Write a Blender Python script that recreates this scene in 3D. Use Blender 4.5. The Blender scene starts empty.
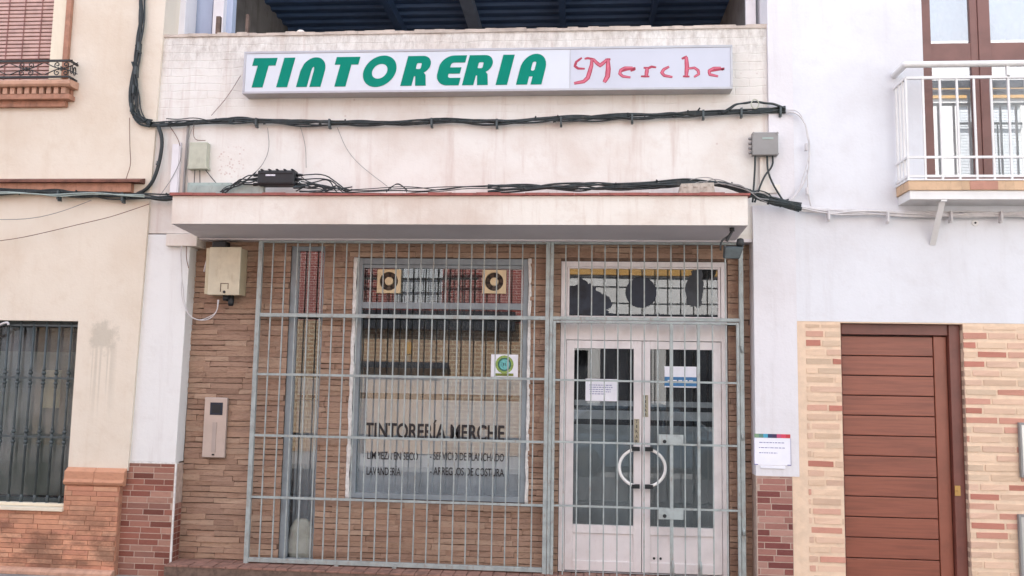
import bpy, bmesh, math, random
from mathutils import Vector, Matrix
random.seed(7)
S = bpy.context.scene
COL = S.collection
rad = math.radians

# ------------------------------------------------------------------ camera, world, sun, exposure
CAM = Vector((0.0, -8.0, 1.75)); FPX = 850.0
YAW, PITCH, ROLL = 0.0831206, 0.1028669, 0.0176453
def cam_rows():
    cy, sy = math.cos(YAW), math.sin(YAW); cp, sp = math.cos(PITCH), math.sin(PITCH)
    F = Vector((-sy*cp, cy*cp, sp)); Rt = Vector((cy, sy, 0)); U = Rt.cross(F)
    return (math.cos(ROLL)*Rt + math.sin(ROLL)*U, -math.sin(ROLL)*Rt + math.cos(ROLL)*U, F)
CR, CU, CF = cam_rows()
cd = bpy.data.cameras.new('camera'); cam = bpy.data.objects.new('camera', cd); COL.objects.link(cam)
cam.matrix_world = Matrix.Translation(CAM) @ Matrix((CR, CU, -CF)).transposed().to_4x4()
cd.sensor_width = 36; cd.lens = FPX/1024*36; cd.clip_start = .05; cd.clip_end = 500
S.camera = cam

SUN_EL, SUN_ROT = rad(48), rad(-25)
w = bpy.data.worlds.new('World'); S.world = w; w.use_nodes = True
nt = w.node_tree; bg = nt.nodes['Background']
sky = nt.nodes.new('ShaderNodeTexSky'); sky.sky_type = 'NISHITA'; sky.sun_disc = False
sky.sun_elevation = SUN_EL; sky.sun_rotation = SUN_ROT; sky.air_density = 1.0; sky.dust_density = 2.5; sky.ozone_density = 1.0
# thin bright cloud spread over the sky
tcw = nt.nodes.new('ShaderNodeTexCoord'); cn = nt.nodes.new('ShaderNodeTexNoise'); cn.inputs['Scale'].default_value = 2.2; cn.inputs['Detail'].default_value = 7
nt.links.new(tcw.outputs['Generated'], cn.inputs['Vector'])
cr = nt.nodes.new('ShaderNodeMapRange'); nt.links.new(cn.outputs['Fac'], cr.inputs[0]); cr.inputs[1].default_value = .35; cr.inputs[2].default_value = .62; cr.inputs[3].default_value = .45; cr.inputs[4].default_value = .9
cm_ = nt.nodes.new('ShaderNodeMix'); cm_.data_type = 'RGBA'; nt.links.new(cr.outputs[0], cm_.inputs[0]); nt.links.new(sky.outputs[0], cm_.inputs[6]); cm_.inputs[7].default_value = (5.2, 5.5, 6.2, 1)
nt.links.new(cm_.outputs[2], bg.inputs[0]); bg.inputs[1].default_value = 0.10
sl = bpy.data.lights.new('sun', 'SUN'); sl.energy = 3.6; sl.angle = rad(0.6); sl.color = (1, .965, .92)
so = bpy.data.objects.new('sun', sl); COL.objects.link(so); so.location = (0, 0, 30)
sd = Vector((math.sin(SUN_ROT)*math.cos(SUN_EL), math.cos(SUN_ROT)*math.cos(SUN_EL), math.sin(SUN_EL)))
so.rotation_euler = sd.to_track_quat('Z', 'Y').to_euler()
S.view_settings.view_transform = 'Standard'; S.view_settings.look = 'None'
S.view_settings.gamma = 1; S.view_settings.use_curve_mapping = False
S.view_settings.exposure = 2.08
S.cycles.max_bounces = 8; S.cycles.diffuse_bounces = 5; S.cycles.glossy_bounces = 4
S.cycles.transparent_max_bounces = 16; S.cycles.caustics_reflective = False; S.cycles.caustics_refractive = False
S.cycles.use_denoising = True

# ------------------------------------------------------------------ measuring helpers (offline photo measurements -> metres on a real plane)
def at(px, py, Y):
    d = CR*((px-512)/FPX) + CU*(-(py-288)/FPX) + CF
    t = (Y-CAM.y)/d.y
    return CAM.x+d.x*t, CAM.z+d.z*t
def rc(x0, y0, x1, y1, Y):
    mx, my = (x0+x1)/2, (y0+y1)/2
    return at(x0, my, Y)[0], at(x1, my, Y)[0], at(mx, y1, Y)[1], at(mx, y0, Y)[1]   # X0 X1 Z0 Z1
def p3(px, py, Y):
    a = at(px, py, Y); return Vector((a[0], Y, a[1]))

# ------------------------------------------------------------------ materials
def s2l(c):
    return tuple((v/12.92 if v <= .04045 else ((v+.055)/1.055)**2.4) for v in [x/255 for x in c])+(1,)
class NT:
    def __init__(s, name):
        s.m = bpy.data.materials.new(name); s.m.use_nodes = True; s.t = s.m.node_tree
        s.b = s.t.nodes['Principled BSDF']; s.out = s.t.nodes['Material Output']
        s.geo = s.n('ShaderNodeNewGeometry'); s.pos = s.geo.outputs['Position']
    def n(s, ty, **k):
        q = s.t.nodes.new(ty)
        for a, v in k.items(): setattr(q, a, v)
        return q
    def l(s, a, b): s.t.links.new(a, b)
    def scale(s, v, sc):
        q = s.n('ShaderNodeVectorMath', operation='MULTIPLY'); s.l(v, q.inputs[0]); q.inputs[1].default_value = sc; return q.outputs[0]
    def noise(s, sc=(1, 1, 1), scale=1, detail=5, rough=.6, off=0):
        q = s.n('ShaderNodeTexNoise'); v = s.scale(s.pos, sc)
        if off:
            a = s.n('ShaderNodeVectorMath', operation='ADD'); s.l(v, a.inputs[0]); a.inputs[1].default_value = (off, off*1.7, off*.6); v = a.outputs[0]
        s.l(v, q.inputs['Vector']); q.inputs['Scale'].default_value = scale; q.inputs['Detail'].default_value = detail; q.inputs['Roughness'].default_value = rough
        return q.outputs['Fac']
    def ramp(s, f, a, b, va=0, vb=1):
        q = s.n('ShaderNodeMapRange', interpolation_type='SMOOTHSTEP'); s.l(f, q.inputs['Value'])
        for i, v in ((1, a), (2, b), (3, va), (4, vb)): q.inputs[i].default_value = v
        return q.outputs[0]
    def math(s, op, a, b=None, clamp=False):
        q = s.n('ShaderNodeMath', operation=op, use_clamp=clamp)
        for i, v in enumerate((a, b)):
            if v is None: continue
            if isinstance(v, (int, float)): q.inputs[i].default_value = v
            else: s.l(v, q.inputs[i])
        return q.outputs[0]
    def mix(s, f, a, b, bt='MIX'):
        q = s.n('ShaderNodeMix', data_type='RGBA', blend_type=bt)
        if isinstance(f, (int, float)): q.inputs[0].default_value = f
        else: s.l(f, q.inputs[0])
        for i, v in ((6, a), (7, b)):
            if isinstance(v, tuple): q.inputs[i].default_value = v
            else: s.l(v, q.inputs[i])
        return q.outputs[2]
    def xyz(s):
        q = s.n('ShaderNodeSeparateXYZ'); s.l(s.pos, q.inputs[0]); return q.outputs
    def bump(s, h, strength=.3, dist=.01, prev=None):
        q = s.n('ShaderNodeBump'); q.inputs['Strength'].default_value = strength; q.inputs['Distance'].default_value = dist
        s.l(h, q.inputs['Height'])
        if prev is not None: s.l(prev, q.inputs['Normal'])
        return q.outputs[0]
    def fin(s, col, rough=.8, normal=None, metal=0, spec=.5):
        if isinstance(col, tuple): s.b.inputs['Base Color'].default_value = col
        else: s.l(col, s.b.inputs['Base Color'])
        if isinstance(rough, (int, float)): s.b.inputs['Roughness'].default_value = rough
        else: s.l(rough, s.b.inputs['Roughness'])
        s.b.inputs['Metallic'].default_value = metal; s.b.inputs['Specular IOR Level'].default_value = spec
        if normal is not None: s.l(normal, s.b.inputs['Normal'])
        return s.m

def plaster(name, base, dark, drip=.3, grunge=.4, topz=None, bscale=1.0, spots=0, courses=False, extra=None, off=0, dripcol=None):
    k = NT(name); base = s2l(base); dark = s2l(dark); dc = s2l(dripcol) if dripcol else dark
    n1 = k.noise(scale=.9, detail=6, off=off); n2 = k.noise(scale=5, detail=7, rough=.7, off=off+3); n3 = k.noise((9, 9, .7), 1, 5, .65, off+5)
    c = k.mix(k.math('MULTIPLY', k.ramp(n1, .42, .72), grunge), base, dark)
    c = k.mix(k.math('MULTIPLY', k.ramp(n2, .5, .75), grunge*.6), c, dark)
    c = k.mix(k.math('MULTIPLY', k.ramp(n3, .52, .74), drip), c, dc)
    if topz:
        z = k.xyz()[2]
        m = k.ramp(k.math('ADD', z, k.math('MULTIPLY', k.noise((3, 3, 2.2), 1, 7, .75, 11), .5)), topz-.0, topz+.28)
        m2 = k.ramp(k.noise((16, 16, 7), 1, 7, .8, 21), .32, .75)
        c = k.mix(k.math('MULTIPLY', k.math('MULTIPLY', m, m2), .6), c, s2l((150, 138, 128)))
    if spots:
        v = k.n('ShaderNodeTexVoronoi'); k.l(k.pos, v.inputs['Vector']); v.inputs['Scale'].default_value = 7
        sp = k.math('MULTIPLY', k.ramp(v.outputs['Distance'], .10, .03), k.ramp(k.noise(scale=1.3, off=8), .55, .6))
        c = k.mix(k.math('MULTIPLY', sp, spots), c, s2l((150, 95, 80)))
    if extra: c = extra(k, c)
    h = k.noise(scale=60*bscale, detail=4); h2 = k.noise(scale=6*bscale, detail=5, off=2)
    nb = k.bump(h2, .35, .02, k.bump(h, .25, .004))
    if courses:
        b = k.n('ShaderNodeTexBrick'); x = k.xyz(); cb = k.n('ShaderNodeCombineXYZ')
        k.l(x[0], cb.inputs[0]); k.l(k.math('ADD', x[2], k.math('MULTIPLY', k.noise(scale=3, off=4), .06)), cb.inputs[1]); k.l(cb.outputs[0], b.inputs['Vector'])
        b.inputs['Scale'].default_value = 1; b.inputs['Brick Width'].default_value = .26; b.inputs['Row Height'].default_value = .08
        b.inputs['Mortar Size'].default_value = .006; b.inputs['Mortar Smooth'].default_value = .8
        nb = k.bump(k.math('MULTIPLY', k.math('MULTIPLY', b.outputs['Fac'], k.ramp(k.math('ADD', k.xyz()[2], k.math('MULTIPLY', k.noise(scale=1.5, off=6), 1.2)), 4.85, 5.15)), -1), .55, .006, nb)
    return k.fin(c, .88, nb, spec=.25)

def simple(name, col, rough=.6, var=.12, scale=8, metal=0, bump=0, spec=.5, dirt=0, dirtc=(90, 75, 60), bscale=40):
    k = NT(name); c = s2l(col); d = tuple(v*(1-var*2) for v in c[:3])+(1,)
    o = k.mix(k.ramp(k.noise(scale=scale, detail=5), .35, .7), c, d)
    if dirt: o = k.mix(k.math('MULTIPLY', k.ramp(k.noise((1, 1, .35), scale*2, 7, .75, 6), .5, .72), dirt), o, s2l(dirtc))
    nb = k.bump(k.noise(scale=bscale, detail=3), bump, .004) if bump else None
    return k.fin(o, rough, nb, metal, spec)

def bricks(name, cols, vs=.35, speck=.3, rough=.85, bump=.6, soot=None, dscale=14, stretch=(1, 1, 3)):
    """colour picked per brick by the random face attribute 'tint'"""
    k = NT(name); a = k.n('ShaderNodeAttribute', attribute_name='tint')
    sp = k.n('ShaderNodeSeparateColor'); k.l(a.outputs['Color'], sp.inputs[0])
    r = k.n('ShaderNodeValToRGB'); r.color_ramp.interpolation = 'CONSTANT' if len(cols) > 3 else 'LINEAR'
    el = r.color_ramp.elements
    while len(el) < len(cols): el.new(.5)
    for i, c in enumerate(cols): el[i].position = i/len(cols) if len(cols) > 3 else i/(len(cols)-1); el[i].color = s2l(c)
    k.l(sp.outputs[0], r.inputs[0])
    c = r.outputs[0]
    f = k.math('ADD', k.math('MULTIPLY', sp.outputs[1], vs), 1-vs/2)
    g = k.n('ShaderNodeCombineColor')
    for i in range(3): k.l(f, g.inputs[i])
    c = k.mix(1.0, c, g.outputs[0], 'MULTIPLY')
    n = k.noise(stretch, dscale, 6, .7); n2 = k.noise(stretch, dscale*3, 5, .7, 4)
    c = k.mix(k.math('MULTIPLY', k.ramp(n, .45, .75), speck), c, s2l((60, 38, 30)))
    c = k.mix(k.math('MULTIPLY', k.ramp(n2, .55, .75), speck*.6), c, s2l((205, 180, 155)))
    if soot: c = soot(k, c)
    return k.fin(c, rough, k.bump(n2, bump, .006, k.bump(n, bump*.6, .012)), spec=.25)

def glass_mat(name, refl=.14, tint=(.75, .82, .8), wav=.0015, dirt=.0):
    k = NT(name); t = k.t; t.nodes.remove(k.b)
    tint = tuple(math.sqrt(v) for v in tint); gl = k.n('ShaderNodeBsdfGlossy'); gl.inputs['Roughness'].default_value = .0; gl.inputs['Color'].default_value = (.95, .97, 1, 1)
    tr = k.n('ShaderNodeBsdfTransparent'); tr.inputs['Color'].default_value = tint+(1,)
    lw_ = k.n('ShaderNodeLayerWeight'); lw_.inputs['Blend'].default_value = .5
    f = k.math('ADD', k.math('MULTIPLY', k.math('POWER', lw_.outputs['Facing'], 5), 1-refl), refl, True)
    f = k.math('MULTIPLY', f, k.math('SUBTRACT', 1.0, k.geo.outputs['Backfacing']))     # one reflection per pane, from its outer face
    nb = k.bump(k.noise(scale=1.1, detail=0), .5, wav)
    k.l(nb, gl.inputs['Normal'])
    mx = k.n('ShaderNodeMixShader'); k.l(f, mx.inputs[0]); k.l(tr.outputs[0], mx.inputs[1]); k.l(gl.outputs[0], mx.inputs[2])
    o = mx.outputs[0]
    if dirt:
        df = k.n('ShaderNodeBsdfDiffuse'); df.inputs['Color'].default_value = (.5, .5, .5, 1)
        m2 = k.n('ShaderNodeMixShader'); k.l(k.math('MULTIPLY', k.ramp(k.noise((1, 1, .5), 2.5, 5, .6, 3), .3, .8), dirt), m2.inputs[0]); k.l(o, m2.inputs[1]); k.l(df.outputs[0], m2.inputs[2]); o = m2.outputs[0]
    k.l(o, k.out.inputs[0]); return k.m
def film_mat(name, col, opa):
    k = NT(name); t = k.t; t.nodes.remove(k.b)
    d = k.n('ShaderNodeBsdfDiffuse'); tl = k.n('ShaderNodeBsdfTranslucent'); tr = k.n('ShaderNodeBsdfTransparent')
    c = k.mix(k.ramp(k.noise((1, 1, .4), 3, 5, .6), .35, .7), s2l(col), tuple(v*.7 for v in s2l(col)[:3])+(1,))
    k.l(c, d.inputs[0]); k.l(c, tl.inputs[0])
    a = k.n('ShaderNodeMixShader'); a.inputs[0].default_value = .3; k.l(d.outputs[0], a.inputs[1]); k.l(tl.outputs[0], a.inputs[2])
    b = k.n('ShaderNodeMixShader'); b.inputs[0].default_value = opa; k.l(tr.outputs[0], b.inputs[1]); k.l(a.outputs[0], b.inputs[2])
    k.l(b.outputs[0], k.out.inputs[0]); return k.m

M = {}
_sx, _sz = at(104, 338, -.03)
def splash(k, c):
    x = k.xyz(); dx = k.math('SUBTRACT', x[0], _sx); dz = k.math('SUBTRACT', x[2], _sz)
    d = k.math('SQRT', k.math('ADD', k.math('MULTIPLY', dx, dx), k.math('MULTIPLY', dz, dz)))
    d = k.math('ADD', d, k.math('MULTIPLY', k.math('SUBTRACT', k.noise(scale=9, detail=6, rough=.75), .5), .42))
    blob = k.ramp(d, .19, .08)
    dr = k.math('MULTIPLY', k.ramp(k.noise((26, 1, .25), 1, 2, .5, 9), .5, .58), k.ramp(k.math('ABSOLUTE', dx), .17, .08))
    dr = k.math('MULTIPLY', dr, k.math('MULTIPLY', k.ramp(dz, -.95, -.25), k.ramp(dz, .02, -.06)))
    return k.mix(k.math('MULTIPLY', k.math('MAXIMUM', blob, k.math('MULTIPLY', dr, .7)), .32), c, s2l((128, 126, 112)))
_gx, _gz = at(231, 162, 0)
def glue(k, c):
    x = k.xyz(); inx = k.ramp(k.math('ABSOLUTE', k.math('SUBTRACT', x[0], _gx)), .15, .11); inz = k.ramp(k.math('ABSOLUTE', k.math('SUBTRACT', x[2], _gz)), .17, .13)
    v = k.n('ShaderNodeTexVoronoi'); k.l(k.pos, v.inputs['Vector']); v.inputs['Scale'].default_value = 30
    return k.mix(k.math('MULTIPLY', k.math('MULTIPLY', inx, inz), k.math('MULTIPLY', k.ramp(v.outputs['Distance'], .35, .2), .4)), c, s2l((170, 120, 108)))
M['cream'] = plaster('cream_plaster', (222, 212, 196), (204, 186, 164), drip=.25, grunge=.55, extra=splash)
M['cream_trim'] = plaster('cream_trim', (228, 218, 196), (205, 190, 165), grunge=.3)
M['fascia'] = plaster('whitewashed_plaster', (224, 221, 215), (204, 191, 180), drip=.65, grunge=.7, topz=4.93, spots=.3, courses=True, dripcol=(200, 185, 176), extra=glue)
M['canopy'] = plaster('canopy_plaster', (227, 221, 212), (200, 182, 168), drip=.6, grunge=.75)
M['soffit'] = plaster('soffit_plaster', (220, 214, 216), (200, 193, 195), drip=0, grunge=.4)
M['white'] = plaster('white_plaster', (222, 220, 223), (196, 190, 190), drip=.28, grunge=.3, off=13)
M['white_r'] = plaster('smooth_white_paint', (219, 220, 224), (200, 197, 198), drip=.3, grunge=.55, bscale=.7, off=31)
M['white_scuff'] = plaster('scuffed_white_plaster', (225, 225, 223), (196, 190, 186), drip=.3, grunge=.4, spots=.5, off=17)
M['roughgrey'] = plaster('rough_grey_render', (150, 145, 142), (95, 88, 84), drip=.5, grunge=.8)
M['bluewhite'] = plaster('blue_white_tone', (184, 194, 214), (160, 170, 192), grunge=.4)  # pale blue-white, mottled slightly darker
M['brown_brick'] = bricks('brown_rough_brick', [(162, 134, 115), (157, 129, 111), (166, 138, 118), (153, 125, 108), (160, 131, 112), (171, 145, 125)], .14, .34, bump=.9)
M['brown_mortar'] = simple('dark_brown_joint', (116, 96, 84), .95, .2, 20, bump=.5)
def soot(k, c):
    x = k.xyz(); m = k.math('MULTIPLY', k.ramp(x[2], .75, .1), k.ramp(k.noise((1, 1, 1.6), 2.2, 6, .7, 2), .42, .62))
    return k.mix(k.math('MULTIPLY', m, .6), c, s2l((75, 60, 52)))
M['orange_brick'] = bricks('orange_thin_brick', [(208, 154, 124), (202, 147, 118), (212, 162, 132), (198, 142, 116)], .25, .2, soot=soot)
M['orange_mortar'] = simple('orange_joint', (182, 132, 106), .95, .15, 20)
M['terracotta'] = simple('terracotta_tile', (178, 130, 106), .75, .15, 9, bump=.3, dirt=.5)
M['terracotta_pale'] = simple('pale_terracotta', (196, 154, 130), .8, .12, 9, bump=.3, dirt=.35)
M['red_edge'] = simple('red_edge_tile', (158, 92, 84), .8, .15, 14, dirt=.4)
M['red_tile'] = bricks('red_cladding_tile', [(132, 82, 70), (152, 106, 92), (164, 124, 108), (116, 70, 60), (144, 94, 80), (140, 100, 88)], .25, .2, rough=.6, bump=.3)
M['tile_grout'] = simple('pale_grout', (186, 164, 150), .9, .1, 20)
M['red_tile_light'] = bricks('wine_cladding_tile', [(130, 78, 72), (154, 108, 98), (116, 66, 62), (168, 128, 116)], .25, .15, rough=.6, bump=.3)
M['buff_brick'] = bricks('buff_rustic_brick', [(216, 184, 160), (210, 178, 156), (206, 182, 158), (200, 152, 134), (222, 194, 168), (210, 176, 154), (184, 124, 108), (214, 186, 160), (206, 162, 142), (218, 190, 164), (208, 178, 154), (194, 142, 124)], .12, .1, bump=.3)
M['buff_mortar'] = simple('buff_mortar', (228, 202, 176), .95, .06, 12, bump=.4)
M['grille_paint'] = simple('grey_green_paint', (162, 171, 170), .5, .12, 12, dirt=.65, dirtc=(128, 104, 86))
M['iron'] = simple('dark_wrought_iron', (52, 54, 54), .5, .2, 12, metal=.3)
M['iron_green'] = simple('dark_grey_green_iron', (70, 80, 82), .5, .2, 12)
M['alu_white'] = simple('pinkish_white_aluminium', (226, 220, 220), .4, .06, 5, dirt=.25, dirtc=(170, 150, 140))
M['alu_blue'] = simple('blue_grey_aluminium', (136, 146, 152), .4, .1, 6, dirt=.25)
M['putty'] = simple('white_sealant', (232, 230, 226), .7, .12, 20, bump=.8, dirt=.25, bscale=25)
M['black'] = simple('black_rubber', (26, 30, 34), .55, .15, 10)
M['cable'] = simple('black_green_cable', (34, 44, 46), .5, .2, 10, dirt=.3, dirtc=(110, 105, 95))
M['cable_white'] = simple('white_cable', (206, 202, 202), .5, .08, 10)
M['wire_brown'] = simple('thin_brown_wire', (120, 92, 80), .6)
M['box_cream'] = simple('cream_plastic_box', (205, 196, 172), .5, .08, 6, dirt=.35, dirtc=(160, 140, 110))
M['box_cream_side'] = simple('cream_plastic_side', (190, 178, 150), .5, .08, 6)
M['box_green'] = simple('pale_green_plastic', (184, 186, 168), .5, .08, 6, dirt=.3)
M['box_grey'] = simple('grey_plastic', (140, 138, 136), .5, .06, 6)
M['trough'] = simple('pale_grey_green_plastic', (160, 174, 168), .6, .1, 8, dirt=.4)
M['intercom'] = simple('brushed_beige_metal', (188, 174, 166), .35, .06, 5, metal=.25)
M['steel'] = simple('bright_metal', (200, 198, 195), .3, .05, 5, metal=.6)
M['sign_frame'] = simple('aluminium_sign_frame', (176, 176, 180), .35, .06, 5, metal=.4)
M['sign_face'] = simple('white_acrylic', (208, 212, 219), .25, .03, 2)
M['sign_face2'] = simple('grey_white_acrylic', (194, 197, 208), .25, .03, 2)
M['green_letter'] = simple('teal_green_vinyl', (0, 128, 108), .6, .05, 3, spec=.12)
M['pink_letter'] = simple('faded_pink_vinyl', (210, 112, 132), .6, .1, 20, spec=.15)
M['red_letter'] = simple('dark_red_vinyl', (176, 76, 94), .6, .1, 20, spec=.15)
M['paper'] = simple('white_paper', (236, 236, 244), .7, .03, 6)
M['ink'] = simple('black_ink', (34, 32, 36), .6, 0)
M['ink_blue'] = simple('blue_grey_ink', (120, 118, 165), .6, 0)
M['blue_print'] = simple('blue_print', (66, 128, 178), .5, .15, 20)
M['navy'] = simple('dark_navy_panel', (30, 38, 54), .6, .15, 8)
M['navy_roof'] = simple('navy_sheet_metal', (74, 100, 138), .6, .12, 3)
M['beam'] = simple('grey_beam', (142, 152, 170), .6, .1, 3)
M['rust'] = simple('rusty_brown_rod', (110, 92, 82), .8, .2, 12)
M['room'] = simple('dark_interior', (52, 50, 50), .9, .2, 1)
M['door_wood'] = None
M['brown_frame'] = simple('brown_window_frame', (122, 84, 76), .45, .1, 5)
M['slab_tile'] = simple('wood_coloured_edge_tile', (206, 172, 138), .6, .1, 8, dirt=.3)
M['slab_tile_red'] = simple('reddish_edge_tile', (184, 132, 112), .6, .1, 8)
M['rail_white'] = simple('white_painted_steel', (222, 220, 218), .4, .04, 6)
M['blind'] = simple('pinkish_brown_blind', (202, 168, 158), .7, .1, 10)
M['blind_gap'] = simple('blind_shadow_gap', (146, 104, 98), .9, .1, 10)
M['red_floor'] = simple('red_brown_floor_tile', (150, 112, 98), .8, .2, 12, bump=.5, dirt=.4)
M['fan_cream'] = simple('cream_fan_plastic', (222, 200, 162), .5, .06, 8)
M['fan_dark'] = simple('dark_fan_blade', (44, 34, 32), .6, .1, 8)
M['asphalt'] = simple('asphalt', (62, 62, 62), .9, .15, 30, bump=.6)
M['paving'] = simple('grey_paving', (146, 144, 142), .85, .12, 4, bump=.4)
M['curtain'] = simple('grey_white_curtain', (170, 168, 172), .9, .15, 4)
M['plasticbag'] = simple('white_plastic_bag', (198, 194, 184), .4, .1, 12)
M['red_paint'] = simple('red_car_paint', (70, 84, 96), .25, .05, 2)
M['tyre'] = simple('tyre_rubber', (28, 28, 28), .9, .1, 8)
M['brass'] = simple('brass', (176, 140, 84), .4, .1, 8, metal=.6)
M['glass'] = glass_mat('window_glass', .135, tint=(.86, .9, .89), dirt=.05)
M['glass_door'] = glass_mat('door_glass', .10, tint=(.8, .85, .85), dirt=.05)
M['glass_dark'] = glass_mat('dark_green_glass', .035, tint=(.7, .76, .74), dirt=.3)
M['glass_bal'] = glass_mat('balcony_glass', .34, tint=(.85, .88, .88), dirt=.35, wav=.002)
M['film'] = film_mat('frosted_film', (186, 192, 202), .9)
M['film_dark'] = film_mat('dark_film_stripe', (90, 86, 90), .8)
M['film_door'] = film_mat('grey_door_film', (150, 154, 157), .93)
M['film_door_light'] = film_mat('light_door_film', (176, 178, 182), .85)
k = NT('red_brown_wood')
g1 = k.noise((1.2, 1, 26), 1.6, 6, .65); g2 = k.noise((.6, 1, 4), 2, 4, .6, 3)
c = k.mix(k.ramp(g1, .35, .7), s2l((143, 82, 63)), s2l((124, 70, 53))); c = k.mix(k.math('MULTIPLY', k.ramp(g2, .45, .7), .5), c, s2l((108, 58, 45)))
M['door_wood'] = k.fin(c, .42, k.bump(g1, .15, .002))
M['door_frame'] = simple('dark_red_brown_wood', (116, 68, 58), .45, .12, 6)
# opposite side of the street
def bricktex(name, a, b, mortar, bw=.25, rh=.065, ms=.012):
    k = NT(name); x = k.xyz(); cb = k.n('ShaderNodeCombineXYZ'); k.l(k.math('ADD', x[0], x[1]), cb.inputs[0]); k.l(x[2], cb.inputs[1])
    t = k.n('ShaderNodeTexBrick'); k.l(cb.outputs[0], t.inputs['Vector']); t.inputs['Scale'].default_value = 1
    t.inputs['Brick Width'].default_value = bw; t.inputs['Row Height'].default_value = rh; t.inputs['Mortar Size'].default_value = ms
    t.inputs['Color1'].default_value = s2l(a); t.inputs['Color2'].default_value = s2l(b); t.inputs['Mortar'].default_value = s2l(mortar)
    return k.fin(t.outputs[0], .85, k.bump(t.outputs['Fac'], -.4, .01), spec=.25)
M['opp_red'] = bricktex('red_facing_brick', (150, 70, 62), (130, 64, 60), (184, 150, 142))
M['opp_tan'] = bricktex('tan_facing_brick', (164, 130, 100), (148, 122, 98), (190, 172, 146), .28, .1, .016)
M['opp_white'] = plaster('opposite_white_render', (228, 226, 222), (200, 195, 188))
M['opp_yellow'] = simple('ochre_band', (206, 160, 92), .85, .08, 3)
M['opp_shutter'] = simple('white_shutter', (214, 218, 220), .6, .05, 3)
M['opp_dark'] = simple('dark_opening', (38, 42, 50), .7, .1, 3)
M['opp_beige'] = simple('beige_garage_door', (188, 160, 132), .7, .08, 3)

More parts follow.
